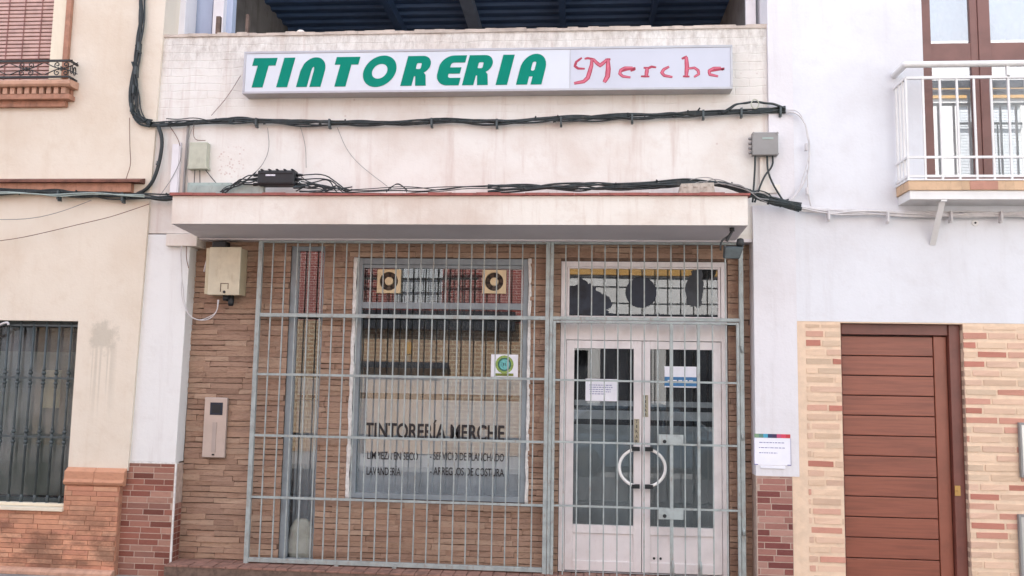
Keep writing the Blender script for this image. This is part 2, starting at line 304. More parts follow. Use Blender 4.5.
# ------------------------------------------------------------------ mesh helpers
class MB:
    def __init__(s): s.v = []; s.f = []; s.mi = []; s.tint = []; s.sm = []
    def face(s, vs, mi=0, t=None, sm=False): s.f.append(vs); s.mi.append(mi); s.tint.append(t); s.sm.append(sm)
    def box(s, x0, x1, y0, y1, z0, z1, mi=0):
        if x0 > x1: x0, x1 = x1, x0
        if y0 > y1: y0, y1 = y1, y0
        if z0 > z1: z0, z1 = z1, z0
        b = len(s.v); s.v += [(x, y, z) for x in (x0, x1) for y in (y0, y1) for z in (z0, z1)]
        for q in ((0, 1, 3, 2), (4, 6, 7, 5), (0, 4, 5, 1), (2, 3, 7, 6), (0, 2, 6, 4), (1, 5, 7, 3)): s.face([b+i for i in q], mi)
        return s
    def bar(s, a, b, w, d=None, mi=0):
        a, b = Vector(a), Vector(b); d = d or w; ax = (b-a).normalized()
        u = ax.cross(Vector((0, 1, 0)));  u = Vector((1, 0, 0)) if u.length < .05 else u.normalized(); v = ax.cross(u).normalized()
        n = len(s.v)
        for p in (a, b):
            for i, j in ((-1, -1), (1, -1), (1, 1), (-1, 1)): s.v.append(tuple(p+u*w/2*i+v*d/2*j))
        for q in ((0, 3, 2, 1), (4, 5, 6, 7), (0, 1, 5, 4), (1, 2, 6, 5), (2, 3, 7, 6), (3, 0, 4, 7)): s.face([n+i for i in q], mi)
        return s
    def tube(s, pts, r, n=8, mi=0, smooth=2, caps=True):
        pts = [Vector(p) for p in pts]
        for _ in range(smooth):
            if len(pts) > 2:
                q = [pts[0]]
                for i in range(len(pts)-1): q += [pts[i]*.75+pts[i+1]*.25, pts[i]*.25+pts[i+1]*.75]
                q.append(pts[-1]); pts = q
        rr = r if callable(r) else (lambda t: r)
        rings = []; up = None
        for i, p in enumerate(pts):
            t = (pts[min(i+1, len(pts)-1)]-pts[max(i-1, 0)])
            t = t.normalized() if t.length > 1e-9 else Vector((0, 0, 1))
            if up is None:
                up = Vector((0, 1, 0)) if abs(t.y) < .9 else Vector((1, 0, 0))
            u = t.cross(up)
            if u.length < 1e-4: u = t.cross(Vector((1, 0, 0)))
            u.normalize(); v = u.cross(t).normalized(); up = v
            R = rr(i/(len(pts)-1)); b = len(s.v); rings.append(b)
            for k_ in range(n):
                a = 2*math.pi*k_/n; s.v.append(tuple(p+u*R*math.cos(a)+v*R*math.sin(a)))
        for a, b in zip(rings, rings[1:]):
            for k_ in range(n): s.face([a+k_, a+(k_+1) % n, b+(k_+1) % n, b+k_], mi, sm=True)
        if caps: s.face([rings[0]+i for i in range(n)][::-1], mi); s.face([rings[-1]+i for i in range(n)], mi)
        return s
    def lathe(s, c, prof, axis='z', n=16, mi=0, smooth=True):
        """prof: list of (radius, offset along the axis)"""
        c = Vector(c); rings = []
        for r, h in prof:
            rings.append(len(s.v))
            for k_ in range(n):
                a = 2*math.pi*k_/n; x, y = r*math.cos(a), r*math.sin(a)
                o = {'z': (x, y, h), 'y': (x, h, y), 'x': (h, x, y)}[axis]; s.v.append(tuple(c+Vector(o)))
        for a, b in zip(rings, rings[1:]):
            for k_ in range(n): s.face([a+k_, a+(k_+1) % n, b+(k_+1) % n, b+k_], mi, sm=smooth)
        s.face([rings[0]+i for i in range(n)], mi); s.face([rings[-1]+i for i in range(n)], mi)
        return s
    def prism(s, poly, y0, y1, mi=0):
        """poly in (x, z); extruded along y"""
        n = len(poly); b = len(s.v)
        for y in (y0, y1): s.v += [(p[0], y, p[1]) for p in poly]
        s.face([b+i for i in range(n)], mi); s.face([b+n+i for i in range(n)][::-1], mi)
        for i in range(n): s.face([b+i, b+(i+1) % n, b+n+(i+1) % n, b+n+i], mi)
        return s
    def prismx(s, poly, x0, x1, mi=0):
        """poly in (y, z); extruded along x"""
        n = len(poly); b = len(s.v)
        for x in (x0, x1): s.v += [(x, p[0], p[1]) for p in poly]
        s.face([b+i for i in range(n)], mi); s.face([b+n+i for i in range(n)][::-1], mi)
        for i in range(n): s.face([b+i, b+(i+1) % n, b+n+(i+1) % n, b+n+i], mi)
        return s
    def wall(s, x0, x1, z0, z1, y0, y1, holes=(), mi=0):
        xs = sorted({x0, x1, *[h[i] for h in holes for i in (0, 1) if x0 < h[i] < x1]}); zs = sorted({z0, z1, *[h[i] for h in holes for i in (2, 3) if z0 < h[i] < z1]})
        nx, nz = len(xs)-1, len(zs)-1
        solid = lambda i, j: 0 <= i < nx and 0 <= j < nz and not any(h[0] <= (xs[i]+xs[i+1])/2 <= h[1] and h[2] <= (zs[j]+zs[j+1])/2 <= h[3] for h in holes)
        idx = {}
        def vi(i, j, y):
            if (i, j, y) not in idx: idx[(i, j, y)] = len(s.v); s.v.append((xs[i], y, zs[j]))
            return idx[(i, j, y)]
        for i in range(nx):
            for j in range(nz):
                if not solid(i, j): continue
                s.face([vi(i, j, y0), vi(i+1, j, y0), vi(i+1, j+1, y0), vi(i, j+1, y0)], mi)
                s.face([vi(i, j, y1), vi(i, j+1, y1), vi(i+1, j+1, y1), vi(i+1, j, y1)], mi)
                for (a, b, p, q) in ((-1, 0, (i, j), (i, j+1)), (1, 0, (i+1, j+1), (i+1, j)), (0, -1, (i+1, j), (i, j)), (0, 1, (i, j+1), (i+1, j+1))):
                    if not solid(i+a, j+b): s.face([vi(*p, y0), vi(*q, y0), vi(*q, y1), vi(*p, y1)], mi)
        return s
    def bricks(s, x0, x1, z0, z1, y, dep, ch, lens, jx, jz, holes=(), jit=.002, jy=.003, skew=None, fade=None):
        """real courses of separate brick faces standing dep proud of y+dep"""
        z = z0
        while z < z1-.008:
            zt = min(z+ch, z1); x = x0-random.random()*lens[1]; zc = (z+zt)/2
            while x < x1:
                L = random.uniform(*lens); segs = [(max(x, x0)+jx/2, min(x+L, x1)-jx/2)]
                for h in holes:
                    if h[2]-.01 < zc < h[3]+.01:
                        ns = []
                        for a, b in segs:
                            if h[1] <= a or h[0] >= b: ns.append((a, b)); continue
                            if h[0] > a: ns.append((a, h[0]))
                            if h[1] < b: ns.append((h[1], b))
                        segs = ns
                t = (random.random(), random.random(), random.random()); yo = y+random.uniform(-jy, jy)
                for a, b in segs:
                    if b-a < .015: continue
                    n = len(s.v); j = lambda: random.uniform(-jit, jit)
                    zb, zq = z+jz/2, zt-jz/2
                    f = [(a, yo+j(), zb+j()), (b, yo+j(), zb+j()), (b, yo+j(), zq+j()), (a, yo+j(), zq+j())]
                    s.v += f; s.v += [(p[0], y+dep, p[2]) for p in f]
                    s.face([n, n+1, n+2, n+3], 0, t)
                    for q in ((0, 4, 5, 1), (1, 5, 6, 2), (2, 6, 7, 3), (3, 7, 4, 0)): s.face([n+i for i in q], 0, t)
                x += L
            z += ch
        return s
    def warp(s, fn): s.v = [fn(*p) for p in s.v]; return s
    def build(s, name, mats, parent=None, bevel=0):
        me = bpy.data.meshes.new(name)
        xs = [p[0] for p in s.v]; ys = [p[1] for p in s.v]; zs = [p[2] for p in s.v]
        o = Vector(((min(xs)+max(xs))/2, (min(ys)+max(ys))/2, min(zs)))
        me.from_pydata([tuple(Vector(p)-o) for p in s.v], [], s.f); me.update()
        if not isinstance(mats, (list, tuple)): mats = [mats]
        for m in mats: me.materials.append(M[m] if isinstance(m, str) else m)
        me.polygons.foreach_set('material_index', s.mi); me.polygons.foreach_set('use_smooth', s.sm)
        if any(t is not None for t in s.tint):
            at_ = me.color_attributes.new('tint', 'FLOAT_COLOR', 'CORNER'); li = 0
            for pl, t in zip(me.polygons, s.tint):
                t = t or (.5, .5, .5)
                for q in pl.loop_indices: at_.data[q].color = (*t, 1)
        bm = bmesh.new(); bm.from_mesh(me); bmesh.ops.recalc_face_normals(bm, faces=bm.faces); bm.to_mesh(me); bm.free()
        ob = bpy.data.objects.new(name, me); COL.objects.link(ob)
        if parent is not None:
            ob.parent = parent; ob.location = o-world_loc(parent)
        else: ob.location = o
        if bevel:
            b = ob.modifiers.new('bevel', 'BEVEL'); b.width = bevel; b.segments = 2; b.limit_method = 'ANGLE'
        return ob
def world_loc(o):
    v = Vector((0, 0, 0))
    while o is not None: v += o.location; o = o.parent
    return v
def tag(o, label=None, cat=None, group=None, kind=None):
    if label: o['label'] = label
    if cat: o['category'] = cat
    if group: o['group'] = group
    if kind: o['kind'] = kind
    return o
def thing(name, loc, label, cat, group=None):
    o = bpy.data.objects.new(name, None); COL.objects.link(o); o.location = loc; o.empty_display_size = .1
    return tag(o, label, cat, group)
def curve_mesh(loops, depth, x0, y, z0, sx=1, sz=1, shear=0):
    """filled 2D loops (outer + holes) -> MB standing in the x-z plane, front at y-depth"""
    cu = bpy.data.curves.new('c', 'CURVE'); cu.dimensions = '2D'; cu.fill_mode = 'BOTH'; cu.extrude = depth/2
    for lp in loops:
        sp = cu.splines.new('POLY'); sp.points.add(len(lp)-1)
        for i, (a, b) in enumerate(lp): sp.points[i].co = (a*sx+b*sz*shear, b*sz, 0, 1)
        sp.use_cyclic_u = True
    return from_curve(cu, x0, y, z0, depth)
def from_curve(cu, x0, y, z0, depth):
    ob = bpy.data.objects.new('tmp', cu); COL.objects.link(ob)
    dg = bpy.context.evaluated_depsgraph_get(); me = bpy.data.meshes.new_from_object(ob.evaluated_get(dg))
    mb = MB(); mb.v = [(x0+v.co.x, y-depth/2-v.co.z, z0+v.co.y) for v in me.vertices]
    for p in me.polygons: mb.face(list(p.vertices))
    bpy.data.objects.remove(ob); bpy.data.meshes.remove(me)
    return mb
def text_mb(txt, x0, x1, z0, h, y, depth=.0012, bold=0):
    """flat lettering fitted to the width x0..x1 with cap height h, base line z0, back of the letters at y"""
    cu = bpy.data.curves.new('t', 'FONT'); cu.body = txt; cu.size = 1; cu.extrude = depth/2; cu.offset = bold
    mb = from_curve(cu, 0, 0, 0, depth)
    xs = [p[0] for p in mb.v]; ref = bpy.data.curves.new('t', 'FONT'); ref.body = 'E'; ref.size = 1
    r = from_curve(ref, 0, 0, 0, 0); H = max(p[2] for p in r.v)
    a, b = min(xs), max(xs); sx = (x1-x0)/(b-a)
    mb.v = [(x0+(p[0]-a)*sx, y-(.5*depth)+(p[1]+depth/2), z0+p[2]*h/H) for p in mb.v]
    return mb

# ================================================================== SETTING
g = MB(); g.box(-60, 60, -60, 60, -1.0, -.36); tag(g.build('ground', 'paving'), kind='structure')
g = MB(); g.box(-40, 40, -9.6, -1.6, -.356, -.30); tag(g.build('road', 'asphalt'), kind='structure')
g = MB(); g.box(-40, 40, -1.45, 6, -.355, -.20); g.box(-40, 40, -1.6, -1.452, -.355, -.195); tag(g.build('pavement', 'paving'), kind='structure')
g = MB(); g.box(-40, 40, -12.3, -9.6, -.355, -.20); tag(g.build('opposite_pavement', 'paving'), kind='structure')

# ================================================================== SHOP BUILDING
shop = thing('shop_building', (-1.2, .1, -.2), 'low whitewashed dry cleaner shop with brown brick front and a canopy between two houses', 'shop building')
BY = .15                                                      # brick face of the recess
LX = at(183, 350, 0)[0]; RX = at(754.5, 350, -.04)[0]; RHX = at(796.5, 300, -.04)[0]
EX = -4.29                                                    # joint with the cream house
PT = at(460, 33, 0)[1]                                        # parapet top
CX0, CX1 = at(171, 226, -.6)[0], at(748, 223, -.6)[0]; CZ0, CZ1 = at(460, 224.5, -.6)[1], at(460, 196, -.6)[1]
G_TOP = CZ0-.03
# openings
MW = rc(350, 258, 529, 501, BY); SW = rc(285, 230, 317, 561, BY); DW = rc(559, 261, 729, 600, BY)
SWX0, SWX1 = at(290, 280, BY)[0], at(324, 280, BY)[0]
FZ = at(400, 566, BY)[1]                                      # threshold floor height
SWH = (SWX0, SWX1, FZ-.1, 3.0); DWH = (DW[0], DW[1], FZ-.1, DW[3])
# upper wall and lintel over the recess
m = MB(); m.wall(-4.6, at(768, 60, -.04)[0]-.001, CZ0+.01, PT, 0, .25); m.box(LX, RX, .0, .9, CZ0-.02, CZ0+.009)
fw = m.build('upper_wall', 'fascia', shop, )
# wavy worn parapet coping
m = MB(); n = 60
for i in range(n):
    a = at(160, 38, 0)[0]+(at(768, 30, 0)[0]-at(160, 38, 0)[0])*i/n; b = at(160, 38, 0)[0]+(at(768, 30, 0)[0]-at(160, 38, 0)[0])*(i+1)/n
    m.box(a, b, -.012+random.uniform(-.004, .004), .262, PT+.0005, PT+.035+random.uniform(-.01, .008))
cp = m.build('parapet_coping', plaster('weathered_coping', (205, 192, 180), (120, 108, 100), drip=.6, grunge=.9, bscale=1.5), shop)
# thicker whitewash patch at the end of the parapet, tall right pier, left pier
pierx = at(768, 60, -.04)[0]
m = MB(); rz = at(770, 476, -.04)[1]
m.box(pierx, RHX, -.04, .6, rz, 9.0); m.box(RX, pierx-.0005, -.04, -.001, rz, CZ1+.03); m.box(RX, pierx-.0005, -.0005, .6, rz, CZ0+.009)
m.warp(lambda x, y, z: (x, y, z)); rp = m.build('pilaster', 'white', shop); tag(rp, 'white right hand pilaster')
rz = at(770, 476, -.04)[1]
lp_z = at(150, 462, 0)[1]
m = MB(); m.box(EX-.25, LX, 0, .6, lp_z, CZ0)
m.warp(lambda x, y, z: (x+(.012*(z-1.9) if x > EX else 0), y, z))
lp = m.build('pilaster', 'white_scuff', shop, bevel=.006); tag(lp, 'scuffed white left hand pilaster')
c0 = rc(166, 227, 209, 246, -.05); m = MB(); m.box(c0[0], at(197, 236, -.05)[0], -.05, .2, at(180, 246, -.05)[1], CZ0-.002)
m.build('capital', 'canopy', shop, bevel=.006)
# tile cladding of pilaster bases
m = MB(); m.box(EX-.25, LX-.012, -.0022, .5, -.2, lp_z-.012); m.box(LX-.0118, LX-.002, .012, .5, -.2, lp_z-.012)
tb = m.build('pilaster_base', 'tile_grout', shop)
m = MB(); m.bricks(EX-.2, LX-.014, -.2, lp_z-.014, -.004, .012, .0565, (.19, .23), .008, .008, jit=.0004, jy=.0006); m.build('tile_cladding', 'red_tile', tb)
m = MB()
for i in range(12):                                           # side return of the cladding, seen at a slant
    z = -.2+i*.0565
    for a, b in ((.016, .085), (.09, .149)):
        t = (random.random(), random.random(), 0); n_ = len(m.v)
        if z+.05 > lp_z-.014: continue
        m.v += [(LX+.001, a, z+.003), (LX+.001, b, z+.003), (LX+.001, b, z+.053), (LX+.001, a, z+.053)]
        m.face([n_, n_+1, n_+2, n_+3], 0, t)
m.build('side_tile', 'red_tile', tb)
m = MB(); m.box(EX-.2, LX, -.006, .05, lp_z-.012, lp_z); m.box(LX-.010, LX+.003, -.006, .012, -.2, lp_z-.0125); m.build('metal_trim', 'putty', tb)
rbx1 = at(793, 520, -.04)[0]
m = MB(); m.box(RX+.0005, rbx1, -.0425, .59, -.2, rz-.0005); tb = m.build('pilaster_base', 'tile_grout', shop)
m = MB(); m.bricks(RX+.006, rbx1, -.2, rz-.004, -.044, .012, .0565, (.19, .24), .008, .008, jit=.0004, jy=.0006); m.build('tile_cladding', 'red_tile_light', tb)
# brown brick wall of the recess
holes = [MW, SWH, DWH]
m = MB(); m.wall(LX-.02, RX+.02, -.2, CZ0-.021, BY+.014, BY+.25, holes); mw = m.build('brick_wall', 'brown_mortar', shop)
m = MB(); m.bricks(LX, RX, FZ-.1, CZ0-.022, BY, .02, .0525, (.18, .46), .002, .0045, holes, jit=.006, jy=.007); m.build('brick_face', 'brown_brick', mw)
# canopy
m = MB(); m.prismx([(-.6, CZ0), (-.6, CZ1), (-.001, CZ1+.01), (-.001, CZ0-.035), ], CX0, CX1)
can = m.build('canopy', ['canopy', 'soffit'], shop)
for p in can.data.polygons:
    if p.normal.z < -.7: p.material_index = 1
m = MB(); m.box(LX+.001, RX-.001, .001, BY+.03, CZ0-.05, CZ0-.0205); m.build('lintel_soffit', 'soffit', shop)
m = MB(); nx = 24
for i in range(nx):
    a = CX0-.02+(CX1-CX0+.04)*i/nx; b = CX0-.02+(CX1-CX0+.04)*(i+1)/nx
    m.box(a+.001, b-.001, -.625, -.05, CZ1+.001+random.uniform(0, .003), CZ1+.024+random.uniform(-.004, .004))
m.build('edge_tiles', 'red_edge', can)
# threshold
m = MB(); m.box(LX+.005, RX+.0, -.14, .9, -.199, FZ-.012); th = m.build('threshold', 'brown_mortar', shop)
m = MB()
for i in range(46):
    a = LX+.006+(RX-LX-.01)*i/46; b = LX+.006+(RX-LX-.01)*(i+1)/46
    for j in range(2): m.box(a+.003, b-.003, -.145+j*.15, -.002+j*.15, FZ-.02, FZ+random.uniform(-.003, .003))
m.build('floor_tile', 'red_floor', th, bevel=.004)
# interior
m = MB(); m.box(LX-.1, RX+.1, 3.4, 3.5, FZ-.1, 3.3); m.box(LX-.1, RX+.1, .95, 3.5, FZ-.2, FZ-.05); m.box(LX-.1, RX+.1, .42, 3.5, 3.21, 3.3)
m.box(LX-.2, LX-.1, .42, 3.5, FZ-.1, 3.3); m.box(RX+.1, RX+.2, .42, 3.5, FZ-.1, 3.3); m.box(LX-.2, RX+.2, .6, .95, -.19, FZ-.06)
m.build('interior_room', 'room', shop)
m = MB(); m.box(-2.6, -.5, 2.0, 2.6, FZ, .9); m.build('counter', 'opp_beige', shop)
# rear bulk, terrace walls and roof
m = MB(); m.box(-4.6, 2.1, .42, 8, 3.31, 3.6); m.box(-4.6, 2.1, 7.8, 8, -.2, 3.3); m.box(-4.6, 2.1, 5.8, 6.0, 3.61, 6.6)
m.build('terrace_floor', 'roughgrey', shop)
RZ = 6.75; TX0 = -4.35
m = MB(); m.box(TX0-.3, TX0, .9, 6.6, 3.61, RZ+.2); m.build('terrace_side_wall', 'roughgrey', shop); m = MB(); m.box(1.9, 2.1, .4, 6.0, 3.61, RZ-.01); m.build('terrace_side_wall', 'roughgrey', shop)
m = MB(); nr = 90; y = 1.2; dy = .06; rows = []
pts = []
i = 0
while y < 5.78:
    ph = i % 4; pts.append((y, RZ+(.0 if ph in (0, 1) else .035)-(.0)*y)); y += dy if ph in (0, 2) else .09 if ph == 1 else .02; i += 1
b0 = len(m.v)
for (yy, zz) in pts: m.v += [(TX0-.2, yy, zz), (2.1, yy, zz), (TX0-.2, yy, zz+.01), (2.1, yy, zz+.01)]
for j in range(len(pts)-1):
    q = b0+j*4; m.face([q, q+1, q+5, q+4]); m.face([q+2, q+6, q+7, q+3])
rf = m.build('corrugated_roof', 'navy_roof', shop)
m = MB(); m.box(TX0-.2, 2.1, 1.0, 6.0, RZ+.15, RZ+.2); m.build('roof_deck', 'navy_roof', shop)
for px, ww, mt in ((388, .10, 'navy_roof'), (468, .16, 'beam'), (562, .08, 'navy_roof'), (655, .06, 'navy_roof')):
    d = CR*((px-512)/FPX)+CU*((288-2)/FPX)+CF; t = (RZ-.05-CAM.z)/d.z; X = CAM.x+d.x*t
    m = MB(); m.box(X-ww/2, X+ww/2, .95, 5.8, RZ-.14, RZ-.002); m.build('beam', mt, rf)
# columns at the ends of the parapet
def col(x0, x1, Y, mt, d=.25, name='terrace_post'):
    a, b = at(x0, 20, Y)[0], at(x1, 20, Y)[0]; m = MB(); m.box(a, b, Y, Y+d, PT-1.2, 8.9 if x0 < 200 else RZ-.15); return m.build(name, mt, shop, bevel=.004)
col(163, 185, .27, 'white'); col(184.5, 212, .56, 'bluewhite', .2); col(212.5, 223, .42, 'white', .1); col(223.5, 232, .5, 'bluewhite', .1)
col(746, 756, .3, 'alu_white', .05); col(757, 766, .4, 'box_grey', .1); col(766, 769, .28, 'iron_green', .04)
def rod(x, y0, y1, Y, r, lean=0):
    a, b = p3(x, y0, Y), p3(x+lean, y1, Y); a.z -= .1
    return a, b, r
a, b, r = rod(218, 37, 17, .2, .018, 0); m = MB(); m.box(a.x-.022, a.x+.022, .18, .22, PT-.05, b.z); m.bar((a.x+.02, .2, PT+.06), (a.x+.07, .2, PT+.02), .02)
tag(m.build('upright_bracket', 'rust'), 'dark upright steel stub on the parapet nearer the white columns', 'steel stub', 'steel stubs on the parapet')
a, b, r = rod(247, 36, 15, .2, .018); m = MB(); m.box(a.x-.015, a.x+.015, .18, .22, PT-.05, b.z); m.bar((a.x+.01, .2, PT+.08), (a.x+.10, .2, PT+.03), .03)
tag(m.build('upright_bracket', 'rust'), 'brown upright steel stub on the parapet with an angled foot, nearer the sign', 'steel stub', 'steel stubs on the parapet')
a = p3(231, 36, .2); m = MB(); m.box(a.x-.025, a.x+.025, .17, .23, PT-.05, PT+.085)
tag(m.build('short_stub', 'rust'), 'short squat steel stub on the parapet between the two taller ones', 'steel stub', 'steel stubs on the parapet')
m = MB(); m.lathe((p3(300, 36, .1).x, .12, PT+.03), [(.02, 0), (.05, .01), (.055, .04), (.03, .07), (.01, .075)], n=10)
tag(m.build('plaster_lump', 'canopy'), 'small rounded white plaster lump on the parapet above the sign', 'plaster lump')

# ---- main window
def frame(mb, X0, X1, Z0, Z1, wl, wr, wt, wb, y0, y1):
    mb.box(X0, X0+wl, y0, y1, Z0, Z1); mb.box(X1-wr, X1, y0, y1, Z0, Z1)
    mb.box(X0+wl+.0002, X1-wr-.0002, y0, y1, Z1-wt, Z1); mb.box(X0+wl+.0002, X1-wr-.0002, y0, y1, Z0, Z0+wb)
    return mb
win = None
m = MB(); frame(m, MW[0]+.03, MW[1]-.02, MW[2]+.004, MW[3]-.004, .055, .05, .06, .05, BY+.015, BY+.08)
zt0, zt1 = at(440, 309, BY+.01)[1], at(440, 302.5, BY+.01)[1]
m.box(MW[0]+.0853, MW[1]-.0703, BY+.02, BY+.07, zt0, zt1); m.box(MW[0]+.0853, MW[1]-.0703, BY+.03, BY+.06, MW[3]-.10, MW[3]-.066)
win = m.build('shop_window', 'alu_blue', shop, bevel=.003)
GY = BY+.05
m = MB(); m.box(MW[0]+.08, MW[1]-.065, GY, GY+.006, zt1-.004, MW[3]-.063); m.box(MW[0]+.08, MW[1]-.065, GY, GY+.006, MW[2]+.05, zt0+.004); m.build('glass', 'glass', win)
m = MB(); m.wall(MW[0]+.086, MW[1]-.071, MW[2]+.055, at(440, 376, GY)[1], GY+.012, GY+.013); m.build('frosted_film', 'film', win)
zs = at(440, 400, GY)[1], at(440, 394, GY)[1]
m = MB(); m.box(MW[0]+.09, MW[1]-.075, GY+.0095, GY+.0102, zs[0], zs[1]); m.build('film_stripe', 'film_dark', win)
# lumpy sealant beads
for (xa, ya, xb, yb, w_) in ((356.0, 258, 343.5, 498, .05), (531.5, 258, 525.5, 503, .04)):
    m = MB(); n = 26; a, b = p3(xa, ya, BY), p3(xb, yb, BY)
    X = MW[0] if xa < 400 else MW[1]-.02
    m.tube([Vector((X+.014+random.uniform(-.004, .004), BY, MW[3]-(MW[3]-MW[2])*i/n)) for i in range(n+1)], lambda t: w_/2*(.8+.10*math.sin(t*41)+.08*math.sin(t*97)), 8, smooth=1)
    m.warp(lambda x, y, z: (x, BY+(y-BY)*.5, z)); m.build('sealant', 'putty', win)
# lettering on the window
LY = GY-.0015
def wtext(t, x0, x1, y0, y1, bold, parent, mt='ink'):
    a = rc(x0, y0, x1, y1, LY); text_mb(t, a[0], a[1], a[2], a[3]-a[2], LY, bold=bold).build('lettering', mt, parent)
wtext('TINTORERÍA MERCHE', 365, 504.5, 424.5, 439, .022, win)
wtext('- LIMPIEZA EN SECO', 363.5, 418, 452, 459.5, .006, win)
wtext('- SERVICIO DE PLANCHADO', 430, 504, 453, 460.5, .006, win)
wtext('- LAVANDERÍA', 363, 400.5, 467.5, 475, .006, win)
wtext('- ARREGLOS DE COSTURA', 430, 504, 468, 475.5, .006, win)
# ---- extractor fans
def fan(px, py, size, label):
    c = p3(px, py, GY-.004); hs = size/2; t = thing('extractor_fan', (c.x, c.y, c.z-hs), label, 'extractor fan', 'extractor fans set in the shop window')
    m = MB(); m.wall(c.x-hs, c.x+hs, c.z-hs, c.z+hs, GY-.03, GY-.002, [(c.x-hs*.60, c.x+hs*.60, c.z-hs*.60, c.z+hs*.60)])
    for k_ in range(4):                                       # rounded corners of the round opening
        a0 = k_*math.pi/2; cx = c.x+math.cos(a0+math.pi/4)*hs*.849; cz = c.z+math.sin(a0+math.pi/4)*hs*.849
        arc = [(c.x+hs*.80*math.cos(a0+math.pi/2*j/8), c.z+hs*.80*math.sin(a0+math.pi/2*j/8)) for j in range(9)]
    m = MB(); n = 32
    sq = []
    for j in range(n):
        a = 2*math.pi*j/n; ca, sa = math.cos(a), math.sin(a); q = hs/max(abs(ca), abs(sa)); sq.append((c.x+ca*q, c.z+sa*q))
    ci = [(c.x+hs*.78*math.cos(2*math.pi*j/n), c.z+hs*.78*math.sin(2*math.pi*j/n)) for j in range(n)]
    b = len(m.v); m.v += [(p[0], GY-.03, p[1]) for p in sq]+[(p[0], GY-.036, p[1]) for p in ci]+[(p[0], GY-.002, p[1]) for p in sq]+[(p[0], GY-.002, p[1]) for p in ci]
    for j in range(n):
        k_ = (j+1) % n; m.face([b+j, b+k_, b+n+k_, b+n+j]); m.face([b+j, b+2*n+j, b+2*n+k_, b+k_]); m.face([b+n+j, b+n+k_, b+3*n+k_, b+3*n+j])
    m.build('housing', 'fan_cream', t)
    m = MB(); m.lathe((c.x, GY-.003, c.z), [(hs*.8, 0), (hs*.8, .001)], 'y', 24); m.build('recess', 'fan_dark', t)
    m = MB()
    for j in range(7):
        a = 2*math.pi*j/7; n_ = len(m.v)
        for (r_, da, y) in ((.3, 0, -.012), (.74, -.12, -.018), (.74, .42, -.008), (.3, .5, -.006)): m.v.append((c.x+hs*r_*math.cos(a+da), GY+y, c.z+hs*r_*math.sin(a+da)))
        m.face([n_, n_+1, n_+2, n_+3])
    m.build('fan_blades', simple('brown_fan_blades', (92, 74, 60), .5, .1, 8), t)
    m = MB(); m.lathe((c.x, GY-.03, c.z), [(hs*.30, -.006), (hs*.36, 0), (hs*.36, .02)], 'y', 20); m.build('hub', 'fan_cream', t)
    m = MB()
    for r_ in (.5, .65): m.tube([(c.x+hs*r_*math.cos(a*math.pi/12), GY-.03, c.z+hs*r_*math.sin(a*math.pi/12)) for a in range(25)], .0018, 5, smooth=0, caps=False)
    m.build('guard', 'fan_dark', t)
fan(389.5, 281.5, .235, 'cream square extractor fan in the window glass, left one of the two')
fan(494.5, 282, .23, 'cream square extractor fan in the window glass, above the green sticker')
# sticker
a = rc(491, 354.5, 518, 377, LY); t = thing('sticker', ((a[0]+a[1])/2, LY, a[2]), 'square white sticker with a round green and blue badge on the shop window', 'sticker')
m = MB(); m.box(a[0], a[1], LY-.0006, LY, a[2], a[3]); m.build('backing', 'paper', t)
cx, cz = (a[0]+a[1])/2, (a[2]+a[3])/2+.012
for r_, yy, mt in ((.088, .0012, simple('lime_green_print', (150, 176, 92), .5, .2, 60)), (.066, .0018, simple('dark_green_print', (58, 118, 100), .5, .3, 60)), (.050, .0024, simple('aqua_print', (110, 190, 190), .5, .2, 50))):
    m = MB(); m.lathe((cx, LY-yy, cz), [(r_, 0), (r_, .0005)], 'y', 20, smooth=False); m.build('badge', mt, t)
m = MB(); m.box(cx-.012, cx-.004, LY-.003, LY-.0025, cz-.012, cz+.014); m.box(cx+.006, cx+.012, LY-.003, LY-.0025, cz-.012, cz+.014); m.build('badge_mark', 'ink', t)
m = MB(); m.box(cx-.088, cx+.088, LY-.0030, LY-.0026, a[2]+.01, a[2]+.035); m.build('badge_band', simple('olive_print', (130, 140, 60), .5, .3, 60), t)
# ---- tall narrow window
m = MB(); z1 = 3.0; frame(m, SWX0, SWX1, FZ, z1, .055, .02, .05, .03, BY+.02, BY+.09); m.box(SWX0+.055, SWX0+.075, BY+.035, BY+.08, FZ+.03, z1-.05)
sw = m.build('narrow_window', 'alu_blue', shop, bevel=.003)
m = MB(); m.box(SWX0+.07, SWX1-.018, GY, GY+.006, FZ+.03, z1-.05); m.build('glass', 'glass', sw)
m = MB(); z = at(300, 378, GY)[1]; n = 14
for i in range(n):
    xx = [SWX0+.07+(SWX1-SWX0-.09)*q/n for q in (i, i+1)]; yy = [GY+.12+.012*math.sin(q*1.9) for q in (i, i+1)]; b = len(m.v)
    m.v += [(xx[0], yy[0], FZ+.03), (xx[1], yy[1], FZ+.03), (xx[1], yy[1], z), (xx[0], yy[0], z)]; m.face([b, b+1, b+2, b+3], sm=True)
m.build('curtain', 'film', sw)
m = MB(); zz = at(300, 400, GY)[1]; m.box(SWX0+.075, SWX1-.02, GY+.008, GY+.009, zz, zz+.05); m.build('film_stripe', 'film_dark', sw)
